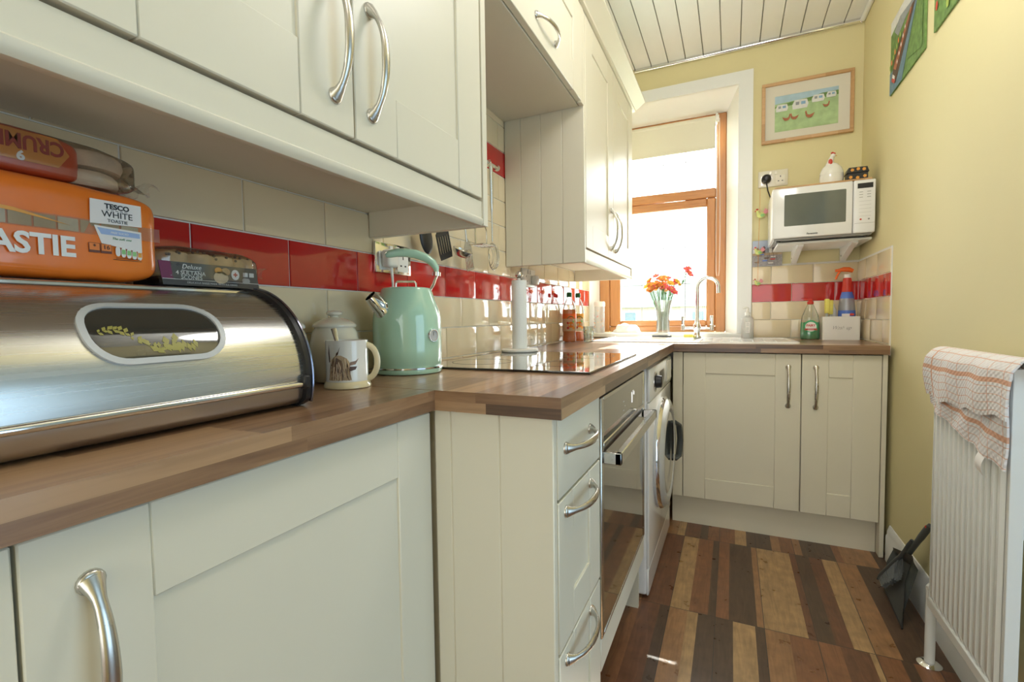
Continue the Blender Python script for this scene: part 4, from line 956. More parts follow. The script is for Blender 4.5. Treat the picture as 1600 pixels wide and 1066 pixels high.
# ================================================================== bottles by the hob
def bottle(c, r, lab, fill, mat, band):
    t = thing('squash_bottle', lab, 'bottle', (*c,.905), 'squash bottles beyond the hob'); k = r/.038
    P = [(.030,.001), (.036,.006), (.0375,.02), (.034,.045), (.037,.055), (.0375,.16), (.036,.185), (.028,.212), (.017,.232), (.0125,.240), (.0125,.252)]
    b = link('bottle_body', MB().lathe([(x*k, z) for x, z in P], (*c,.905), 36), 'pet', t)
    L = [(x*k-.0012, z) for x, z in P if z <= fill]+[(P[-6][0]*k-.0012, fill)]
    L = [(x*k-.0012, max(z, .003)) for x, z in P if z < fill]; L.append((L[-1][0]*.97, fill))
    link('squash', MB().lathe(L, (*c,.905), 32), mat, t)
    lb = link('label', MB().lathe([(.0379*k,.060), (.0379*k,.155)], (*c,.905), 36, cap=False), 'crlabel', t)
    link('label_band', MB().lathe([(.0381*k,.128), (.0381*k,.155)], (*c,.905), 36, cap=False), band, lb)
    def patch(x, z, rr, m_, e=1):
        th = math.radians(-60); mb = MB(); R_ = .0383*k; vs = [(c[0]+R_*math.cos(th+x/R_), c[1]+R_*math.sin(th+x/R_), .905+z)]; n = 14
        for i in range(n): a = 2*math.pi*i/n; xx = x+rr*math.cos(a); vs.append((c[0]+R_*math.cos(th+xx/R_), c[1]+R_*math.sin(th+xx/R_), .905+z+rr*e*math.sin(a)))
        mb.add(vs, [[0, i+1, (i+1) % n+1] for i in range(n)]); link('fruit_print', mb, m_, lb)
    patch(0,.095,.016,'juice'); patch(-.016,.078,.007,'redp'); patch(.016,.078,.008,'gold'); patch(.014,.112,.006,'green2'); patch(-.017,.105,.006,'redp')
    mb = MB(); th = math.radians(-60); R_ = .0386*k
    mb.sweep([(c[0]+R_*math.cos(th+x/R_), c[1]+R_*math.sin(th+x/R_), .905+.128+.012*math.cos(x*80)) for x in [-.02+.004*i for i in range(11)]], .0022, 6); link('green_arc', mb, 'dkgreen', lb)
    link('cap', MB().lathe([(.0145,.246), (.0148,.250), (.0145,.268), (.012,.271), (0,.2715)], (*c,.905), 24), 'dkgreen', t)
bottle((.048,1.965), .038, 'orange squash bottle with dark green cap, the nearer of the two', .178, 'juice', 'orangep')
bottle((.068,2.062), .034, 'nearly clear squash bottle with dark green cap, behind the orange one', .055, 'juice', 'gold')
def dots(mb, c, r, z0, z1, n, seed, rr=.003):
    rnd = random.Random(seed)
    for _ in range(n):
        a = rnd.uniform(0, 6.28); z = rnd.uniform(z0, z1); mb.ball((c[0]+r*math.cos(a), c[1]+r*math.sin(a), z), rr, 6, 4, mi=rnd.randrange(3), sc=(1,1,1))
    return mb
c = (.150,1.985)
t = thing('drinking_glass', 'clear tumbler with coloured dots beside the squash bottles', 'glass', (*c,.905))
link('glass', MB().lathe([(.024,0), (.026,.002), (.030,.085), (.0285,.085), (.025,.006), (0,.006)], (*c,.905), 32), 'cglass', t)
link('dot_print', dots(MB(), c, .0285, .915, .975, 46, 3, .0022), ['redp', 'gold', 'green2'], t)
c = (.056,2.585)
t = thing('storage_tub', 'tall clear spotted container with white lid at the left end of the window sill', 'container', (*c,.936))
link('tub', MB().lathe([(.032,0), (.034,.003), (.034,.175), (.032,.178)], (*c,.9362), 32), 'frost', t)
link('spot_print', dots(MB(), c, .0343, .96, 1.09, 70, 8, .0028), ['redp', 'gold', 'grey'], t)
link('lid', MB().lathe([(.0355,.172), (.0365,.176), (.0365,.198), (.032,.206), (0,.207)], (*c,.9362), 32), 'wplastic', t)
# crumpled cloth on sill
def crumple(u, v):
    a = 2*math.pi*u; r = .5*math.pi*v; p = Vector((.088*math.cos(a)*math.sin(r), .05*math.sin(a)*math.sin(r), .055*math.cos(r)+.0))
    d = noise.noise(p*28+Vector((5,1,0)))*.030+noise.noise(p*60)*.010
    q = p*(1+d*10*(1-.6*v)); q.z = max(0, q.z); return Vector((.235,2.60,.9365))+q
tag = link('cleaning_cloth', MB().grid(crumple, 48, 16), 'paper', None, 'crumpled white cloth left on the window sill beside the vase', 'cloth')
# ================================================================== sink, tap
t = thing('inset_sink', 'white inset sink and drainer under the window', 'sink', (.65,2.2,.905))
bx0, bx1, by0, by1 = .29, .60, 2.03, 2.33
mb = MB(); zt = .9135
def ringr(mb, o, i, zo, zi):
    a = [(*p, zo) for p in o]; b = [(*p, zi) for p in i]; n = len(o); mb.add(a+b, [[k, (k+1) % n, n+(k+1) % n, n+k] for k in range(n)], 0, False)
RR = lambda x0, x1, y0, y1, r: [((x0+x1)/2+p[0], (y0+y1)/2+p[1]) for p in rrect(x1-x0, y1-y0, r, 5)]
sx = (.160,1.140,1.965,2.470)
ringr(mb, RR(*sx,.04), RR(sx[0]+.002,sx[1]-.002,sx[2]+.002,sx[3]-.002,.038), .9052, .911)
ringr(mb, RR(sx[0]+.002,sx[1]-.002,sx[2]+.002,sx[3]-.002,.038), RR(sx[0]+.008,sx[1]-.008,sx[2]+.008,sx[3]-.008,.034), .911, zt)
ringr(mb, RR(sx[0]+.008,sx[1]-.008,sx[2]+.008,sx[3]-.008,.034), RR(sx[0]+.022,sx[1]-.022,sx[2]+.022,sx[3]-.022,.03), zt, zt)
ringr(mb, RR(sx[0]+.022,sx[1]-.022,sx[2]+.022,sx[3]-.022,.03), RR(sx[0]+.030,sx[1]-.030,sx[2]+.030,sx[3]-.030,.028), zt, .9085)
out = RR(sx[0]+.030,sx[1]-.030,sx[2]+.030,sx[3]-.030,.028); inn = RR(bx0,bx1,by0,by1,.05)
ringr(mb, out, inn, .9085, .9085)
ringr(mb, inn, RR(bx0+.006,bx1-.006,by0+.006,by1-.006,.046), .9085, .900); ringr(mb, RR(bx0+.006,bx1-.006,by0+.006,by1-.006,.046), RR(bx0+.02,bx1-.02,by0+.02,by1-.02,.04), .900, .76)
mb.add([(*p,.76) for p in RR(bx0+.02,bx1-.02,by0+.02,by1-.02,.04)], [list(range(24))])
link('basin', mb, 'enamel', t, recalc=False)
mb = MB()
for k in range(8): x = .70+k*.05; mb.box((x,2.03,.9085), (x+.010,2.38,.9115), bev=.001)
link('drainer_rib', mb, 'enamel', t)
link('plughole', MB().lathe([(.035,.7605), (.033,.763), (.012,.7615)], (.445,2.18,0), 24), 'chrome', t)
tx, ty = .672, 2.440
t = thing('mixer_tap', 'chrome swan neck mixer tap with two upright levers', 'tap', (tx,ty,.9085))
link('base', MB().lathe([(.024,0), (.024,.004), (.019,.010), (.0165,.022), (.0165,.040), (.021,.050), (.021,.072), (.0145,.084), (.0115,.10)], (tx,ty,.9136), 28), 'chrome', t)
pts = [(tx,ty,1.00), (tx,ty,1.06), (tx,ty,1.12), (tx,ty,1.185)]+arc((tx+.056,ty,1.202), .056, math.pi, .12, 14, X_, Z_)+[(tx+.1125,ty,1.185), (tx+.1135,ty,1.168)]
link('spout', MB().sweep(pts, [.0098]*(len(pts)-2)+[.0105,.0112], 16, ref=Y_), 'chrome', t)
link('cross_bar', MB().cyl((tx-.082,ty,.967), (tx+.078,ty,.967), .007), 'chrome', t)
for s_ in (-1, 1):
    x = tx+s_*.078; link('lever', MB().box((x-.0085,ty-.006,.966), (x+.0085,ty+.006,1.040), bev=.003, seg=2).cyl((x,ty,.955), (x,ty,.985), .011), 'chrome', t)
link('sponge', MB().box((.602,2.395,.9137), (.652,2.432,.932), bev=.004, seg=2), 'sponge', None, 'flat yellow sponge at the foot of the swan neck tap', 'sponge', kind=None)
t = thing('kitchen_knife', 'kitchen knife with dark grey handle lying across the sink drainer', 'knife', (.46,2.41,.914))
link('handle', MB().sweep([(.425+.012*i,2.405-.004*i,.9215) for i in range(10)], [(.0055,.008)]*3+[(.006,.0085)]*4+[(.007,.010)]*3, 10), 'dgrey', t)
link('blade', MB().prism([(.425,.9145), (.425,.925), (.36,.9225), (.32,.9155)], (0,2.405,0), X_, Z_, (0,.0015,0)), 'steel', t)
# ================================================================== vase and flowers
vc = (.457,2.625)
t = thing('vase', 'clear glass vase of flowers on the window sill', 'vase', (*vc,.936))
link('vase_glass', MB().lathe([(.040,0), (.043,.003), (.042,.01), (.040,.06), (.042,.12), (.050,.17), (.060,.205), (.058,.205), (.048,.17), (.039,.12), (.037,.06), (.038,.014), (0,.012)], (*vc,.9362), 40), 'vglass', t)
link('water', MB().lathe([(.0365,.0135), (.0355,.06), (.037,.10), (.0, .1005)], (*vc,.9362), 32), 'cglass', t)
bq = thing('flower_bouquet', 'mixed orange, pink and yellow flowers standing in the clear vase', 'flowers', (*vc,.95))
rf = random.Random(11)
def bloom(p, r, mat, parent, tilt):
    mb = MB(); q = Vector(tilt).normalized().to_track_quat('Z', 'Y').to_matrix()
    for k in range(6):
        a = k*math.pi/3+rf.uniform(-.15, .15); d = Vector((math.cos(a), math.sin(a), 0)); s = Vector((-math.sin(a), math.cos(a), 0)); w = r*.36
        P = [(0,0,0), (.35,1,.35), (.75,.9,.6), (1.02,0,.55), (.75,-.9,.6), (.35,-1,.35)]
        vs = [Vector(p)+q@(d*(r*u)+s*(w*v)+Z_*(r*z)) for u, v, z in P]; mb.add(vs, [[0,1,2,3], [0,3,4,5]], 0, False)
    fl = link('bloom', mb, mat, parent, recalc=False)
    mb = MB()
    for k in range(5): a = rf.uniform(0, 6.28); e = Vector(p)+q@Vector((r*.25*math.cos(a), r*.25*math.sin(a), r*.75)); mb.sweep([Vector(p), e], .0008, 5).ball(e, .0018, 6, 4)
    link('stamens', mb, 'fy', fl)
spots = []
for i in range(38):
    a = rf.uniform(0, 6.28); rr = math.sqrt(rf.random()); x = -.012+.092*rr*math.cos(a); y = -.01+.050*rr*math.sin(a); z = 1.222+.045*(1-rr)+rf.uniform(-.045, .035)
    spots.append((vc[0]+x-.006, vc[1]+y, z))
stems = MB(); 
for i, p in enumerate(spots):
    m_ = ['fo', 'fo', 'fp', 'fo', 'fy', 'fp'][i % 6]
    if p[0] > vc[0]+.045: m_ = 'fp'
    bloom(p, rf.uniform(.022,.030), m_, bq, (p[0]-vc[0], p[1]-vc[1]-.05, .09))
    b0 = Vector((vc[0]+rf.uniform(-.02,.02), vc[1]+rf.uniform(-.02,.02), .952)); stems.sweep([b0, b0.lerp(Vector(p), .5)+Vector((0,0,.01)), Vector(p)], .0018, 5)
for p in ((.600,2.61,1.305), (.616,2.615,1.285), (.606,2.60,1.325), (.592,2.60,1.318), (.610,2.605,1.30)):
    bloom(p, .024, 'fp', bq, (.4,-.4,.6)); stems.sweep([(vc[0],vc[1],.952), (.50,2.62,1.15), (.57,2.62,1.24), p], .0016, 5)
for p in ((.540,2.60,1.255), (.552,2.61,1.235)): bloom(p, .016, 'fy', bq, (.4,-.5,.4)); stems.sweep([(vc[0],vc[1],.952), (.49,2.62,1.15), p], .0014, 5)
link('stems', stems, 'green', bq)
lf = MB()
for k in range(46):
    if k < 30: p = Vector((vc[0]+rf.uniform(-.065,.075), vc[1]+rf.uniform(-.045,.04), rf.uniform(1.13,1.22)))
    else: p = Vector((rf.uniform(.53,.62), vc[1]+rf.uniform(-.03,.01), rf.uniform(1.24,1.31)))
    if p.z < 1.16: p.x = vc[0]+(p.x-vc[0])*.55; p.y = vc[1]+(p.y-vc[1])*.55
    a = rf.uniform(0, 6.28); L = rf.uniform(.02,.038)*(.6 if k >= 30 else 1); d = Vector((math.cos(a), math.sin(a)*.6, rf.uniform(-.4,.7))).normalized(); s = d.cross(Z_).normalized()*L*.2
    lf.add([p, p+d*L*.5+s, p+d*L, p+d*L*.5-s], [[0,1,2,3]])
link('leaves', lf, 'green', bq, recalc=False)
# ================================================================== counter, right end
c = (.935,2.44)
t = thing('hand_soap_bottle', 'clear hand soap pump bottle standing beside the window trim', 'bottle', (*c,.905))
link('bottle', MB().lathe([(.029,0), (.031,.003), (.031,.105), (.027,.120), (.013,.128), (.012,.135)], (*c,.9052), 32), 'frost', t)
link('soap', MB().lathe([(.0285,.004), (.0285,.045), (0,.0455)], (*c,.9052), 28), 'wplastic', t)
link('pump', MB().lathe([(.0135,.132), (.0135,.150), (.006,.152), (.006,.172)], (*c,.9052), 20).sweep([(c[0]+.004,c[1],1.078), (c[0]-.010,c[1]-.004,1.081), (c[0]-.024,c[1]-.010,1.076)], [(.006,.005), (.005,.004), (.003,.003)], 8), 'wplastic', t)
lb = link('label', MB().prism([(-.011,.035), (.011,.035), (.011,.095), (-.011,.095)], (c[0],c[1]-.0313,.9052), X_, Z_, (0,-.0006,0)), 'olabel', t)
for z in (.045,.055,.062,.078,.086): link('label_line', MB().box((c[0]-.008,c[1]-.0322,.905+z), (c[0]+.007,c[1]-.0318,.907+z)), 'grey', lb)
# washing-up liquid
fx, fy = 1.232, 2.425
t = thing('washing_up_liquid', 'green washing-up liquid bottle with red cap beside the white caddy', 'bottle', (fx,fy,.905))
def ell(prof, c, mat, name, seg=36, z0=.9055, parent=None, cap=True, ry=.58):
    mb = MB().lathe(prof, (0,0,0), seg, cap=cap); mb.v = [Vector((c[0]+v.x, c[1]+v.y*ry, z0+v.z)) for v in mb.v]; return link(name, mb, mat, parent or t)
PF = [(.040,0), (.0445,.004), (.0455,.03), (.0440,.07), (.0430,.095), (.0380,.125), (.0270,.155), (.0150,.182), (.012,.190)]
ell(PF, (fx,fy), 'pet', 'bottle')
ell([(.038,.003), (.0435,.006), (.0445,.03), (.0430,.07), (.0421,.092), (0,.0925)], (fx,fy), 'liqgreen', 'green_liquid')
ell([(.0130,.186), (.0150,.188), (.0150,.200), (.009,.204), (.006,.214), (0,.215)], (fx,fy), 'redp', 'cap', ry=1)
link('flip_lid', MB().box((fx-.028,fy-.006,1.113), (fx+.008,fy+.006,1.121), bev=.002), 'redp', t)
lb = link('label', MB().prism([(.032*math.cos(i*math.pi/14), .032*math.sin(i*math.pi/14)) for i in range(28)], (fx,fy-.0275,.976), X_, Z_, (0,-.0008,0)), 'fgreen', t)
link('label_disc', MB().prism([(.0255*math.cos(i*math.pi/14), .0255*math.sin(i*math.pi/14)) for i in range(28)], (fx,fy-.0283,.974), X_, Z_, (0,-.0005,0)), 'olabel', lb)
text('FAIRY', .0165, (fx,fy-.0290,.980), BU, Z_, 'redp', lb, bold=.0005, xs=.95)
link('red_ribbon', MB().prism([(-.030,-.004), (.030,-.004), (.026,.0005), (.030,.005), (-.030,.005), (-.026,.0005)], (fx,fy-.0288,.9595), X_, Z_, (0,-.0005,0)), 'redp', lb)
text('ORIGINAL', .0062, (fx,fy-.0296,.960), BU, Z_, 'inkw', lb)
# caddy
cx0, cx1, cy0, cy1, cz1 = 1.281, 1.443, 2.375, 2.475, 1.026
t = thing('sink_caddy', 'white oblong caddy with handwritten style lettering in the worktop corner', 'caddy', ((cx0+cx1)/2,(cy0+cy1)/2,.905))
mb = MB(); o_ = RR(cx0,cx1,cy0,cy1,.010); i_ = RR(cx0+.003,cx1-.003,cy0+.003,cy1-.003,.008)
ringr(mb, o_, o_, .9055, cz1); ringr(mb, o_, i_, cz1, cz1); ringr(mb, i_, i_, cz1, .910); mb.add([(*p,.910) for p in i_], [list(range(24))]); mb.add([(*p,.9055) for p in o_], [list(range(24))])
link('box', mb, 'wplastic', t)
text('Wash up', .0270, ((cx0+cx1)/2,cy0-.0012,.968), BU, Z_, 'ink', t, bold=-.0007, shear=.45, xs=.85)
for i, (x, y, h) in enumerate(((1.303,2.405,1.118), (1.322,2.425,1.112))):
    t = thing('dish_sponge', ['yellow sponge head of a washing wand, the left one in the caddy', 'yellow sponge head of a washing wand, the right one in the caddy'][i], 'sponge', (x,y,.912), 'washing wands in the caddy')
    link('sponge_head', MB().box((x-.010,y-.014,h-.075), (x+.010,y+.014,h), bev=.004, seg=2), 'sponge', t)
    link('handle', MB().cyl((x,y,.9125), (x,y,h-.07), .006), 'frostp', t)
bx, by = 1.392, 2.425
t = thing('spray_bottle', 'grey and blue cleaning spray bottle with orange trigger standing in the caddy', 'spray bottle', (bx,by,.911))
ell([(.034,0), (.036,.003), (.037,.07), (.0375,.12), (.036,.165), (.031,.205), (.022,.240), (.0165,.262)], (bx,by), 'silverp', 'bottle', z0=.9115, ry=.75)
ell([(.0374,.07), (.0379,.12), (.0372,.145)], (bx,by), 'blue', 'blue_label', z0=.9117, cap=False, ry=.765)
ell([(.0315,.206), (.0235,.238), (.020,.246)], (bx,by), 'blue', 'blue_shoulder', z0=.9122, cap=False, ry=.78)
ell([(.0225,.240), (.0205,.285), (.0185,.308), (.0150,.312)], (bx,by), 'redp', 'red_collar', z0=.9115, ry=.9)
ell([(.0145,.312), (.0145,.330)], (bx,by), 'wplastic', 'screw_cap', z0=.9115, ry=1)
hd_ = MB().sweep([(bx+.024,by,1.196), (bx+.006,by,1.204), (bx-.016,by,1.206), (bx-.038,by,1.202), (bx-.052,by-.002,1.201)], [(.009,.008), (.013,.011), (.012,.011), (.008,.008), (.007,.007)], 12)
hd_.xf(Matrix.Translation((0,0,.062)), 0)
link('spray_head', hd_, 'orangep', t)
link('trigger', MB().sweep([(bx-.030,by,1.262), (bx-.040,by,1.245), (bx-.047,by,1.228), (bx-.049,by,1.218)], [(.005,.006)]*4, 10), 'orangep', t)
lb = link('white_panel', MB().prism([(-.026,.0), (.008,.0), (.008,.018), (-.026,.018)], (bx,by-.0295,1.022), X_, Z_, (0,-.0006,0)), 'olabel', t)
link('red_oval', MB().prism([(.017+.011*math.cos(i*.5), .014+.006*math.sin(i*.5)) for i in range(12)], (bx,by-.029,1.022), X_, Z_, (0,-.001,0)), 'redp', t)
t = thing('cleaner_bottle', 'white and orange cleaner bottle behind the grey spray in the caddy', 'bottle', (1.337,2.455,.911))
ell([(.017,0), (.0185,.003), (.0185,.11), (.015,.15), (.008,.168), (.008,.18)], (1.337,2.455), 'wplastic', 'bottle', z0=.9115, ry=.9)
ell([(.0188,.05), (.0188,.095)], (1.337,2.455), 'orangep', 'orange_label', z0=.9115, cap=False, ry=.92)
# ================================================================== microwave corner
mx0, mx1, my0, my1, mz0, mz1 = 1.032, 1.449, 2.175, 2.492, 1.408, 1.657
t = thing('microwave_oven', 'white microwave oven on wall brackets in the corner', 'microwave', ((mx0+mx1)/2,(my0+my1)/2,mz0))
link('casing', MB().box((mx0,my0+.018,mz0+.004), (mx1,my1,mz1), bev=.008, seg=3), 'enamel', t)
link('front_door', MB().box((mx0,my0,mz0+.006), (mx0+.330,my0+.020,mz1), bev=.006, seg=3), 'enamel', t)
link('control_panel', MB().box((mx0+.332,my0,mz0+.006), (mx1,my0+.020,mz1), bev=.006, seg=3), 'enamel', t)
link('underside_trim', MB().box((mx0+.01,my0+.012,mz0-.002), (mx1-.01,my1-.01,mz0+.006), bev=.002), 'grey', t)
link('door_window', MB().prism(rrect(.252,.152,.004,3), (mx0+.178,my0-.0006,1.547), X_, Z_, (0,.0015,0)), 'mwglass', t)
text('Panasonic', .0115, (mx0+.170,my0-.0012,1.4285), BU, Z_, 'ink', t, bold=.0002)
d_ = link('display', MB().box((1.379,my0-.001,1.618), (1.438,my0+.001,1.641)), 'black', t)
for r_ in range(3):
    for k in range(2): link('button_mark', MB().box((1.386+k*.03,my0-.0008,1.600-r_*.012), (1.400+k*.03,my0+.0004,1.6025-r_*.012)), 'grey', t)
for r_ in range(5): link('button_line', MB().box((1.386,my0-.0008,1.558-r_*.017), (1.432,my0+.0004,1.5592-r_*.017)), 'lgrey', t)
link('start_button', MB().lathe([(.004,0), (.004,.001)], (1.393,my0+.0002,1.476), 16, axis=-Y_), 'redp', t); link('stop_button', MB().lathe([(.004,0), (.004,.001)], (1.424,my0+.0002,1.476), 16, axis=-Y_), 'grey', t)
link('panel_seam', MB().box((1.370,my0-.0004,1.458), (1.447,my0+.0004,1.4592)), 'grey', t)
for x in (mx0+.03, mx1-.03):
    for y in (my0+.04, my1-.04): link('foot', MB().cyl((x,y,mz0-.0078), (x,y,mz0), .010), 'black', t)
t = thing('microwave_bracket_shelf', 'white wall shelf on two angled brackets under the microwave', 'shelf', (1.26,2.4,1.30))
link('board', MB().box((1.060,2.225,1.388), (1.4485,2.534,1.400), bev=.002), 'white', t)
for x in (1.15, 1.375):
    o = link('bracket', MB().prism([(2.534,1.388), (2.534,1.325), (2.520,1.318), (2.505,1.325), (2.30,1.372), (2.27,1.372), (2.25,1.380), (2.25,1.388)], (x,0,0), Y_, Z_, (.026,0,0)), 'white', t)
    link('screw', MB().cyl((x-.0005,2.49,1.345), (x-.002,2.49,1.345), .004), 'grey', o)
t = link('wooden_board', MB().box((mx0+.01,my0+.01,mz1+.0005), (mx1-.012,my1-.02,mz1+.0095), bev=.002), 'bamboo', None, 'thin pale wooden board lying on top of the microwave', 'board')
hz = mz1+.0100; hx, hy = 1.290, 2.262
t = thing('hen_egg_dish', 'white china hen dish with red comb on the board above the microwave', 'ornament', (hx,hy,hz))
mb = MB().lathe([(.038,0), (.046,.004), (.050,.025), (.050,.045), (.0485,.050)], (0,0,0), 32); mb.v = [Vector((hx+v.x, hy+v.y*.75, hz+v.z)) for v in mb.v]; link('bowl', mb, 'mugw', t)
mb = MB().lathe([(.050,.050), (.048,.062), (.040,.082), (.026,.098), (.012,.106), (0,.108)], (0,0,0), 32); mb.v = [Vector((hx+v.x, hy+v.y*.75, hz+v.z)) for v in mb.v]; link('lid', mb, 'mugw', t)
link('neck', MB().sweep([(hx-.012,hy-.005,hz+.090), (hx-.006,hy-.006,hz+.112), (hx-.002,hy-.008,hz+.128), (hx+.002,hy-.008,hz+.138)], [.017,.013,.010,.008], 12), 'mugw', t)
link('head', MB().ball((hx+.003,hy-.008,hz+.138), .0105, 14, 10), 'mugw', t)
link('red_wattle', MB().ball((hx-.008,hy-.018,hz+.108), 1, 12, 8, sc=(.009,.004,.014)), 'redp', t)
link('comb', MB().ball((hx+.001,hy-.008,hz+.151), 1, 10, 8, sc=(.007,.003,.006)).ball((hx+.009,hy-.008,hz+.148), 1, 10, 8, sc=(.005,.003,.005)), 'redp', t)
link('beak', MB().cyl((hx+.012,hy-.008,hz+.137), (hx+.020,hy-.008,hz+.135), .003, 8, r2=.0004), 'gold', t)
bx_, by_ = 1.388, 2.255
t = thing('trinket_box', 'small black box painted with yellow flowers beside the china hen', 'box', (bx_,by_,hz))
link('box', MB().box((bx_-.041,by_-.03,hz), (bx_+.041,by_+.03,hz+.038), bev=.002), 'black', t)
link('lid', MB().prism([(-.044,.038), (.044,.038), (.036,.062), (-.036,.062)], (bx_,by_-.034,hz), X_, Z_, (0,.068,0)), 'black', t)
rb = random.Random(4)
for k, (x, z) in enumerate(((-.027,.018), (.0,.014), (.028,.019), (-.022,.050), (.001,.053), (.024,.050))):
    link('painted_flower', MB().prism([((.0065+.0015*(i % 2))*math.cos(i*.63), (.0065+.0015*(i % 2))*math.sin(i*.63)) for i in range(10)], (bx_+x,by_-(.0345 if z > .03 else .0305),hz+z), X_, Z_, (0,-.0005,0)), 'gold', t)
# socket + plug, strings
socket((1.057,2.5370,1.800), BU, BN, .146, .090, 'cream double wall socket above the microwave', 'cream', 'cream')
t = thing('power_plug', 'black plug and lead in the socket above the microwave', 'plug', (1.025,2.51,1.79))
link('plug_body', MB().lathe([(.022,0), (.025,.004), (.024,.022), (.017,.034), (.010,.037)], (1.024,2.5262,1.797), 24, axis=-Y_), 'black', t)
link('lead', MB().sweep([(1.024,2.505,1.785), (1.025,2.503,1.765), (1.031,2.505,1.73), (1.045,2.512,1.69), (1.05,2.515,1.60)], .0035, 8, ref=X_), 'black', t)
t = thing('hanging_hen_string', 'string of three painted hens hanging beside the window trim', 'ornament', (.990,2.51,1.18))
link('string', MB().sweep([(.994,2.519,1.752), (.992,2.517,1.6), (.988,2.515,1.4), (.986,2.515,1.20)], .0010, 5), 'gold', t)
def hen(x, z, k):
    y = 2.514; P = MB().ball((x,y,z), 1, 14, 10, sc=(.022*k,.007,.016*k)).sweep([(x-.010*k,y,z+.004*k), (x-.018*k,y,z+.018*k), (x-.018*k,y,z+.026*k)], [.010*k,.007*k,.006*k], 8, ref=Y_)
    o = link('hen_body', P, 'limey', t)
    link('comb', MB().ball((x-.020*k,y,z+.033*k), 1, 8, 6, sc=(.007*k,.003,.005*k)).ball((x-.029*k,y,z+.024*k), 1, 8, 6, sc=(.004*k,.003,.003*k)), 'redp', o)
    mb = MB()
    for a in (.5, .85, 1.2): mb.sweep([(x+.012*k,y,z+.004*k), (x+(.012+.022*math.cos(a))*k,y,z+(.004+.022*math.sin(a))*k), (x+(.012+.028*math.cos(a))*k,y,z+(.004+.034*math.sin(a))*k)], [(.003,.005*k), (.003,.0055*k), (.002,.003*k)], 8, ref=Y_)
    link('tail', mb, 'pinkp', o); link('wing', MB().ball((x+.006*k,y-.006,z-.002*k), 1, 10, 6, sc=(.011*k,.003,.008*k)), 'green2', o)
hen(1.000,1.600,1.0); hen(.990,1.392,.85); hen(.987,1.218,.72)
# postcard + framed print + canvases (flat pictures)
def pic(parent, O, U, N, polys):
    for k, (nm, pl, mt) in enumerate(polys): link(nm, MB().prism(pl, Vector(O)+Vector(N)*.0003*(k+1), U, Z_, Vector(N)*.0003), mt, parent)
t = thing('harbour_postcard', 'small harbour picture card on the wall below the microwave', 'picture', (1.032,2.53,1.316))
O = (.958,2.5275,1.316); link('card', MB().box((.958,2.5275,1.316), (1.107,2.5295,1.460)), 'pskyp', t)
rp = random.Random(9); polys = [('painted_water', [(.001,.001), (.148,.001), (.148,.062), (.001,.062)], 'pwater'), ('painted_quay', [(.001,.060), (.148,.060), (.148,.078), (.001,.072)], 'tan')]
for k in range(9): x = .004+k*.016; h = rp.uniform(.020,.034); polys.append(('painted_house', [(x,.072), (x+.014,.072), (x+.014,.072+h), (x+.007,.080+h), (x,.072+h)], ['olabel', 'brown', 'tan', 'dbrown', 'pgrey'][k % 5]))
for k in range(8): x = .008+rp.random()*.12; z = .012+k*.007; polys.append(('painted_boat', [(x,z), (x+.020,z), (x+.024,z+.006), (x-.004,z+.006)], ['olabel', 'brown', 'blue', 'redp', 'dbrown'][k % 5]))
for k in range(6): x = .02+rp.random()*.11; z = .015+k*.008; polys.append(('painted_mast', [(x,z), (x+.0012,z), (x+.0012,z+.035), (x,z+.035)], 'dbrown'))
pic(t, O, X_, BN, polys)
t = thing('framed_print', 'bamboo framed watercolour of brown hens and caravans on the far wall', 'picture', (1.209,2.53,1.989))
px0, px1, pz0, pz1 = .998, 1.424, 1.990, 2.316
mb = MB(); f_ = .017
link('frame', MB().box((px0,2.515,pz0), (px1,2.536,pz0+f_), bev=.002).box((px0,2.515,pz1-f_), (px1,2.536,pz1), bev=.002).box((px0,2.515,pz0+f_), (px0+f_,2.536,pz1-f_), bev=.002).box((px1-f_,2.515,pz0+f_), (px1,2.536,pz1-f_), bev=.002), 'bamboo', t)
link('mount', MB().box((px0+f_-.002,2.526,pz0+f_-.002), (px1-f_+.002,2.530,pz1-f_+.002)), 'mount', t)
O = Vector((1.062,2.5255,2.048)); w_, h_ = .294, .192
link('painting', MB().box(O, (O.x+w_,2.5265,O.z+h_)), 'pgrass', t)
P = [('painted_sky', [(0,.150), (w_,.168), (w_,h_), (0,h_)], 'psky'), ('painted_hill', [(0,.138), (.08,.152), (.16,.158), (.22,.170), (w_,.172), (w_,.150), (0,.128)], 'pgrass2')]
for (x, z, k) in ((.006,.108,.9), (.085,.108,1.15), (.175,.128,.9), (.240,.140,.7)):
    P += [('painted_caravan', [(x,z), (x+.058*k,z), (x+.064*k,z+.018*k), (x+.058*k,z+.040*k), (x+.008*k,z+.042*k), (x-.002*k,z+.02*k)], 'pwhite'), ('painted_caravan_window', [(x+.012*k,z+.018*k), (x+.026*k,z+.018*k), (x+.026*k,z+.032*k), (x+.012*k,z+.032*k)], 'pgrey'), ('painted_caravan_window', [(x+.034*k,z+.018*k), (x+.052*k,z+.018*k), (x+.052*k,z+.032*k), (x+.034*k,z+.032*k)], 'pblue')]
def phen(x, z, s, k):
    q = lambda a, b: (x+a*s*k, z+b*k); return [('painted_hen', [q(-.016,0), q(-.008,-.008), (x+.006*s*k, z-.009*k), q(.014,0), q(.020,.014), q(.012,.009), q(0,.005), q(-.010,.008), q(-.014,.022), q(-.020,.020)], 'phen'), ('painted_comb', [q(-.020,.020), q(-.014,.022), q(-.016,.027)], 'redp')]
P += phen(.055,.062,-1,1.0)+phen(.094,.062,1,1.0)+phen(.165,.060,1,1.1)+phen(.238,.100,-1,.8)
pic(t, O+Vector((0,-.0002,0)), X_, BN, P)
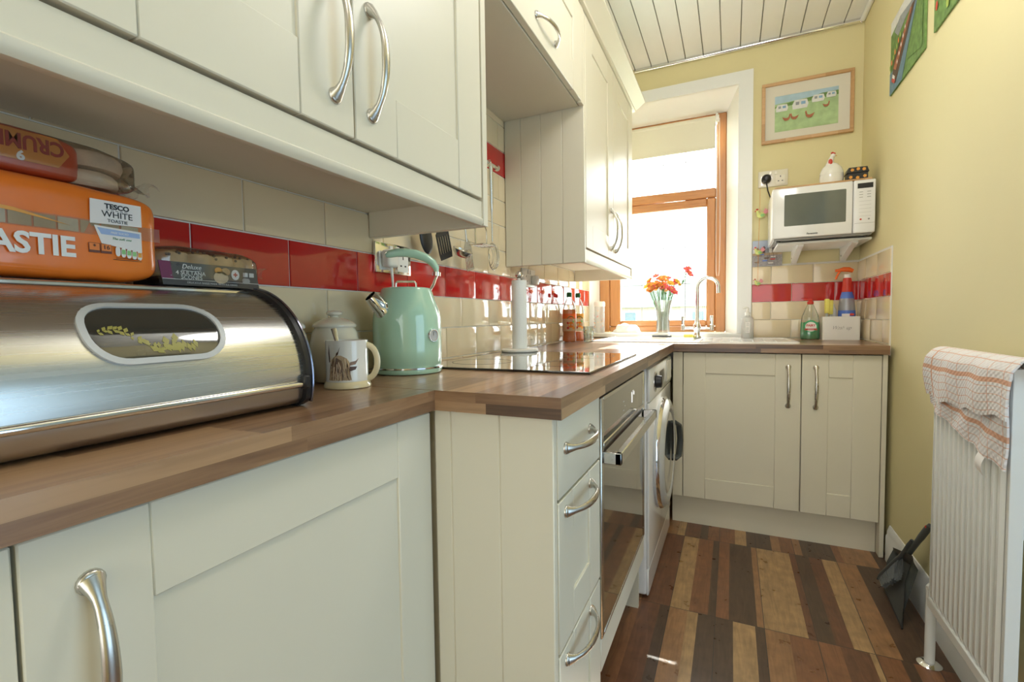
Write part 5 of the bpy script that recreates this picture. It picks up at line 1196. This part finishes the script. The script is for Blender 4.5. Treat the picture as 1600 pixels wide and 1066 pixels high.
def canvas(name, lab, y0, y1, z0, z1, polys, base):
    t = thing(name, lab, 'picture', (WX-.012,(y0+y1)/2,z0), 'canvases on the right wall')
    link('canvas', MB().box((WX-.007,y0,z0), (WX-.0005,y1,z1), bev=.001), base, t)
    O = Vector((WX-.007, y1, z0)); pic(t, O, -Y_, RN, polys); return t
# first canvas: canal boat; u runs from far edge (0) to near edge (.38)
P = [('painted_sky', [(0,.245), (.12,.262), (.24,.245), (.38,.262), (.38,.30), (0,.30)], 'pwhite'), ('painted_trees', [(.10,.20), (.20,.225), (.38,.235), (.38,.262), (.24,.250), (.12,.266), (.05,.240)], 'pgrey'),
     ('painted_water', [(0,0), (.16,0), (.20,.06), (.27,.16), (.33,.235), (.27,.235), (.20,.16), (.12,.09), (0,.09)], 'pblue2'), ('painted_bank', [(.22,.05), (.38,.02), (.38,.235), (.335,.235), (.28,.15)], 'pgrass2'), ('painted_boat_hull', [(.025,.050), (.080,.022), (.125,.060), (.30,.228), (.262,.232), (.06,.125)], 'dbrown'),
     ('painted_boat_roof', [(.05,.092), (.085,.072), (.265,.222), (.245,.226)], 'phen'), ('painted_boat_bow', [(.028,.050), (.066,.026), (.078,.036), (.040,.064)], 'redp'), ('painted_boat_trim', [(.038,.060), (.07,.042), (.074,.052), (.045,.072)], 'olabel')]
for k in range(5): P.append(('painted_boat_window', [(.10+k*.024,.088+k*.022), (.108+k*.024,.094+k*.022), (.104+k*.024,.106+k*.022), (.096+k*.024,.100+k*.022)], 'olabel'))
for k in range(7): P.append(('painted_flowers', [(.01+k*.022,.10+k*.012), (.022+k*.022,.103+k*.012), (.018+k*.022,.122+k*.012), (.008+k*.022,.118+k*.012)], 'orangep' if k % 2 else 'pgrass3'))
canvas('canal_boat_canvas', 'small canvas of a red canal boat between green banks, nearest the corner', 1.635, 2.035, 1.962, 2.262, P, 'pgrass2')
P = []
rq = random.Random(2)
for k in range(26):
    u, v = rq.uniform(.02,.33), rq.uniform(.02,.26)*(.5 if k % 3 else 1)+.008; a = rq.uniform(.009,.02); P.append(('painted_poppy' if k % 2 else 'painted_grass_tuft', [(u+a*math.cos(i*1.05)*.8, v+a*math.sin(i*1.05)*1.3) for i in range(6)], 'redp' if k % 2 else ['pgrey', 'pgrass3'][k % 4 // 2]))
canvas('poppy_canvas', 'small canvas of red flowers in grass, high on the right wall', 1.185, 1.552, 1.970, 2.27, P, 'pgrass2')
# ================================================================== radiator, towel, dustpan
RX0, RX1, RY0, RY1, RZ0, RZ1 = 1.372, 1.402, .785, 1.190, .190, .925
t = thing('radiator', 'tall white ribbed panel radiator on the right wall', 'radiator', (1.41,1.0,.19))
nf = 13; prof = []; p_ = (RY1-RY0-.03)/nf
for i in range(nf):
    a = RY0+.015+i*p_; prof += [(a,.008), (a+p_*.14,.000), (a+p_*.50,.000), (a+p_*.64,.008)]
prof.append((RY1-.015,.008))
mb = MB(); zz = [(RZ0+.028,.006), (RZ0+.050,0), (RZ1-.05,0), (RZ1-.028,.006)]
vs = []; 
for z, k in zz:
    for y, d in prof: vs.append((RX0+(d if k == 0 else .008), y, z))
n = len(prof); mb.add(vs, [[j*n+i, j*n+i+1, (j+1)*n+i+1, (j+1)*n+i] for j in range(3) for i in range(n-1)])
link('ribbed_panel', mb, 'radw', t, recalc=False)
link('panel_surround', MB().box((RX0+.002,RY0,RZ0), (RX0+.020,RY1,RZ0+.029), bev=.003).box((RX0+.002,RY0,RZ1-.029), (RX0+.020,RY1,RZ1), bev=.003).box((RX0+.008,RY0,RZ0), (RX0+.020,RY0+.016,RZ1), bev=.003).box((RX0+.008,RY1-.016,RZ0), (RX0+.020,RY1,RZ1), bev=.003).box((RX0+.010,RY0+.01,RZ0+.02), (RX0+.020,RY1-.01,RZ1-.02)), 'radw', t)
link('side_cover', MB().box((RX0+.006,RY0-.003,RZ0+.01), (RX1,RY0,RZ1-.004), bev=.001), 'radw', t)
link('side_cover', MB().box((RX0+.006,RY1,RZ0+.01), (RX1,RY1+.003,RZ1-.004), bev=.001), 'radw', t)
mb = MB()
for i in range(16): y = RY0+.01+i*(RY1-RY0-.02)/15; mb.box((RX0+.018,y-.001,RZ1-.010), (RX1,y+.001,RZ1-.004))
mb.box((RX1-.012,RY0,RZ0), (RX1,RY1,RZ1-.01)).box((RX0+.018,RY0,RZ1-.0102), (RX0+.022,RY1,RZ1-.004)); link('back_panel_and_grille', mb, 'radw', t)
link('wall_bracket', MB().box((RX1,RY0+.05,.55), (WX-.001,RY0+.08,.60)).box((RX1,RY1-.08,.55), (WX-.001,RY1-.05,.60)), 'radw', t)
link('supply_pipe', MB().cyl((1.392,RY1+.028,.004), (1.392,RY1+.028,RZ0+.045), .0125).cyl((1.392,RY1+.028,RZ0+.045), (1.392,RY1-.005,RZ0+.045), .0125), 'radw', t)
link('floor_collar', MB().lathe([(.030,.0005), (.030,.003), (.022,.009), (.014,.011)], (1.392,RY1+.028,0), 28), 'chrome', t)
# towel
def towel(name, fn, nu, nv, t, L, H, off=(0,0), th=.004):
    mb = MB(); uv = []
    g = [[Vector(fn(i/nu, j/nv)) for i in range(nu+1)] for j in range(nv+1)]
    vs = []; 
    for s_ in (0, 1):
        for j in range(nv+1):
            for i in range(nu+1):
                du = g[j][min(i+1, nu)]-g[j][max(i-1, 0)]; dv = g[min(j+1, nv)][i]-g[max(j-1, 0)][i]; nn = du.cross(dv)
                nn = nn.normalized() if nn.length > 1e-9 else Vector((-1,0,0)); vs.append(g[j][i]+nn*(th*(s_-.5))); uv.append((off[0]+i/nu*L, off[1]+j/nv*H))
    n = (nu+1)*(nv+1); fs = []
    for j in range(nv):
        for i in range(nu):
            q = [j*(nu+1)+i, j*(nu+1)+i+1, (j+1)*(nu+1)+i+1, (j+1)*(nu+1)+i]; fs.append(q[::-1]); fs.append([k+n for k in q])
    for j in range(nv): a, b = j*(nu+1), (j+1)*(nu+1); fs.append([a,b,b+n,a+n]); a += nu; b += nu; fs.append([a,a+n,b+n,b])
    for i in range(nu): fs.append([i,i+n,i+1+n,i+1]); a = nv*(nu+1)+i; fs.append([a,a+1,a+1+n,a+n])
    mb.add(vs, fs, 0, True); return link(name, mb, 'cloth', t, uv=uv)
t = thing('tea_towel', 'white tea towel with orange checks hung over the radiator top', 'towel', (1.37,.97,.72))
XF = 1.360
def lerp(a, b, k): return a+(b-a)*k
def top_layer(u, v):
    # u: far (0) to near (1); v: behind -> over the top -> down the front
    y = lerp(1.185, .745, u)
    if v < .18: k = v/.18; return (1.412, y, .90+.035*k)
    if v < .36: k = (v-.18)/.18; a = math.pi*.5*k; return (lerp(1.412, XF+.012, k), y, .937+.006*math.sin(math.pi*k))
    k = (v-.36)/.64; zb = lerp(.800, .822, min(1, u*1.0))+(.0 if u > .18 else (.18-u)*.0)
    x = XF-.004*math.sin(k*3)-.003*math.sin(u*17+k*3)-.003*math.sin(u*9+1)*k+.012*max(0, 1-k*6)
    yy = y+.085*k*max(0, 1-u/.22)+.01*math.sin(k*4)*(1-u)
    return (x-.004*k+.03*k*max(0, 1-u/.22), yy, lerp(.938, zb+.004*math.sin(u*23), k))
def low_layer(u, v):
    y = lerp(1.17, .765, u); zt_ = .85; zb = lerp(.775, .712, min(1, u/.93))
    x = XF+.006-.003*math.sin(u*21+v*4)
    return (x+.02*v*max(0, 1-u/.2), y+.065*v*max(0, 1-u/.25)+.012*v, lerp(zt_, zb+.003*math.sin(u*30), v))
towel('folded_front', top_layer, 60, 40, t, .44, .235, (0,-.045)); towel('lower_fold', low_layer, 60, 24, t, .42, .14, (.01,.02))
link('care_label', MB().grid(lambda u, v: (XF-.002-.006*math.sin(v*3), .868-.030*u, .726-.040*v-.006*u), 4, 8), 'olabel', t, recalc=False)
# dustpan and brush
A_ = Vector((1.372,1.377,.002)); B_ = Vector((1.386,1.640,.002)); C_ = Vector((1.447,1.455,.210)); D_ = Vector((1.447,1.660,.145))
t = thing('dustpan', 'dark grey dustpan leaning against the skirting beside the radiator', 'dustpan', (1.41,1.52,0))
nrm = (B_-A_).cross(C_-A_).normalized()
if nrm.x > 0: nrm = -nrm
def panpt(u, v, h=0): return A_.lerp(B_, u).lerp(C_.lerp(D_, u), v)+nrm*h
def panf(u, v):
    h = .030*(max(0, abs(2*u-1)-.78)/.22)**.5*min(1, v*1.6) if abs(2*u-1) > .78 else 0
    h = max(h, .034*max(0, (v-.86)/.14)**.5 if v > .86 else 0); return panpt(u, v, h+.003)
mb = MB().grid(panf, 30, 24); mb2 = MB().grid(lambda u, v: panf(u, v)-nrm*.0022, 30, 24); mb.add(mb2.v, [f[::-1] for f in mb2.f], 0, True)
link('tray', mb, 'dgrey', t)
link('lip', MB().sweep([panpt(u, .005, .003) for u in (0,.25,.5,.75,1)], .0022, 8), 'black', t)
h0 = panpt(.45, .98, .022); h1 = Vector((1.452,1.440,.338))
link('handle', MB().sweep([h0.lerp(h1, i/8) for i in range(9)], [(.015,.007)]*2+[(.012,.008)]*3+[(.0135,.009)]*3+[(.009,.006)], 12, ref=(0,1,0)), 'dgrey', t)
link('hanging_hole', MB().ball(h0.lerp(h1, .93)+nrm*.0075, 1, 10, 6, sc=(.002,.005,.005)), 'redp', t)
t = thing('hand_brush', 'dark grey hand brush clipped inside the dustpan', 'brush', (1.40,1.55,.1))
b0 = panpt(.98, .16, .034); b1 = panpt(.40, .92, .040); b2 = b1.lerp(h1, .5)+nrm*.008
link('brush_stock', MB().sweep([b0.lerp(b1, i/6) for i in range(7)], [(.004,.005)]+[(.009,.007)]*5+[(.007,.006)], 12, ref=nrm), 'dgrey', t)
link('handle', MB().sweep([b1, b1.lerp(b2, .3), b1.lerp(b2, .7), b2], [(.007,.006), (.006,.005), (.007,.005), (.005,.004)], 12, ref=nrm), 'dgrey', t)
mb = MB(); rr_ = random.Random(6)
for i in range(18):
    for j in range(3):
        s0 = b0.lerp(b1, .06+.90*i/17)+nrm*(-.006+.004*j); e = panpt(.50-.38*(1-i/17)*.3+.02*j-.0*i, .10+.60*i/17*.9, .012+.008*j); d = (e-s0); d = d.normalized()*.055
        mb.sweep([s0, s0+d*.5+Vector([rr_.uniform(-.002,.002) for _ in range(3)]), s0+d+Vector([rr_.uniform(-.003,.003) for _ in range(3)])], [.0026,.0024,.0030], 5)
o = link('bristles', mb, 'bristle', t)
for o in bpy.data.objects:
    if '_base' in o: del o['_base']
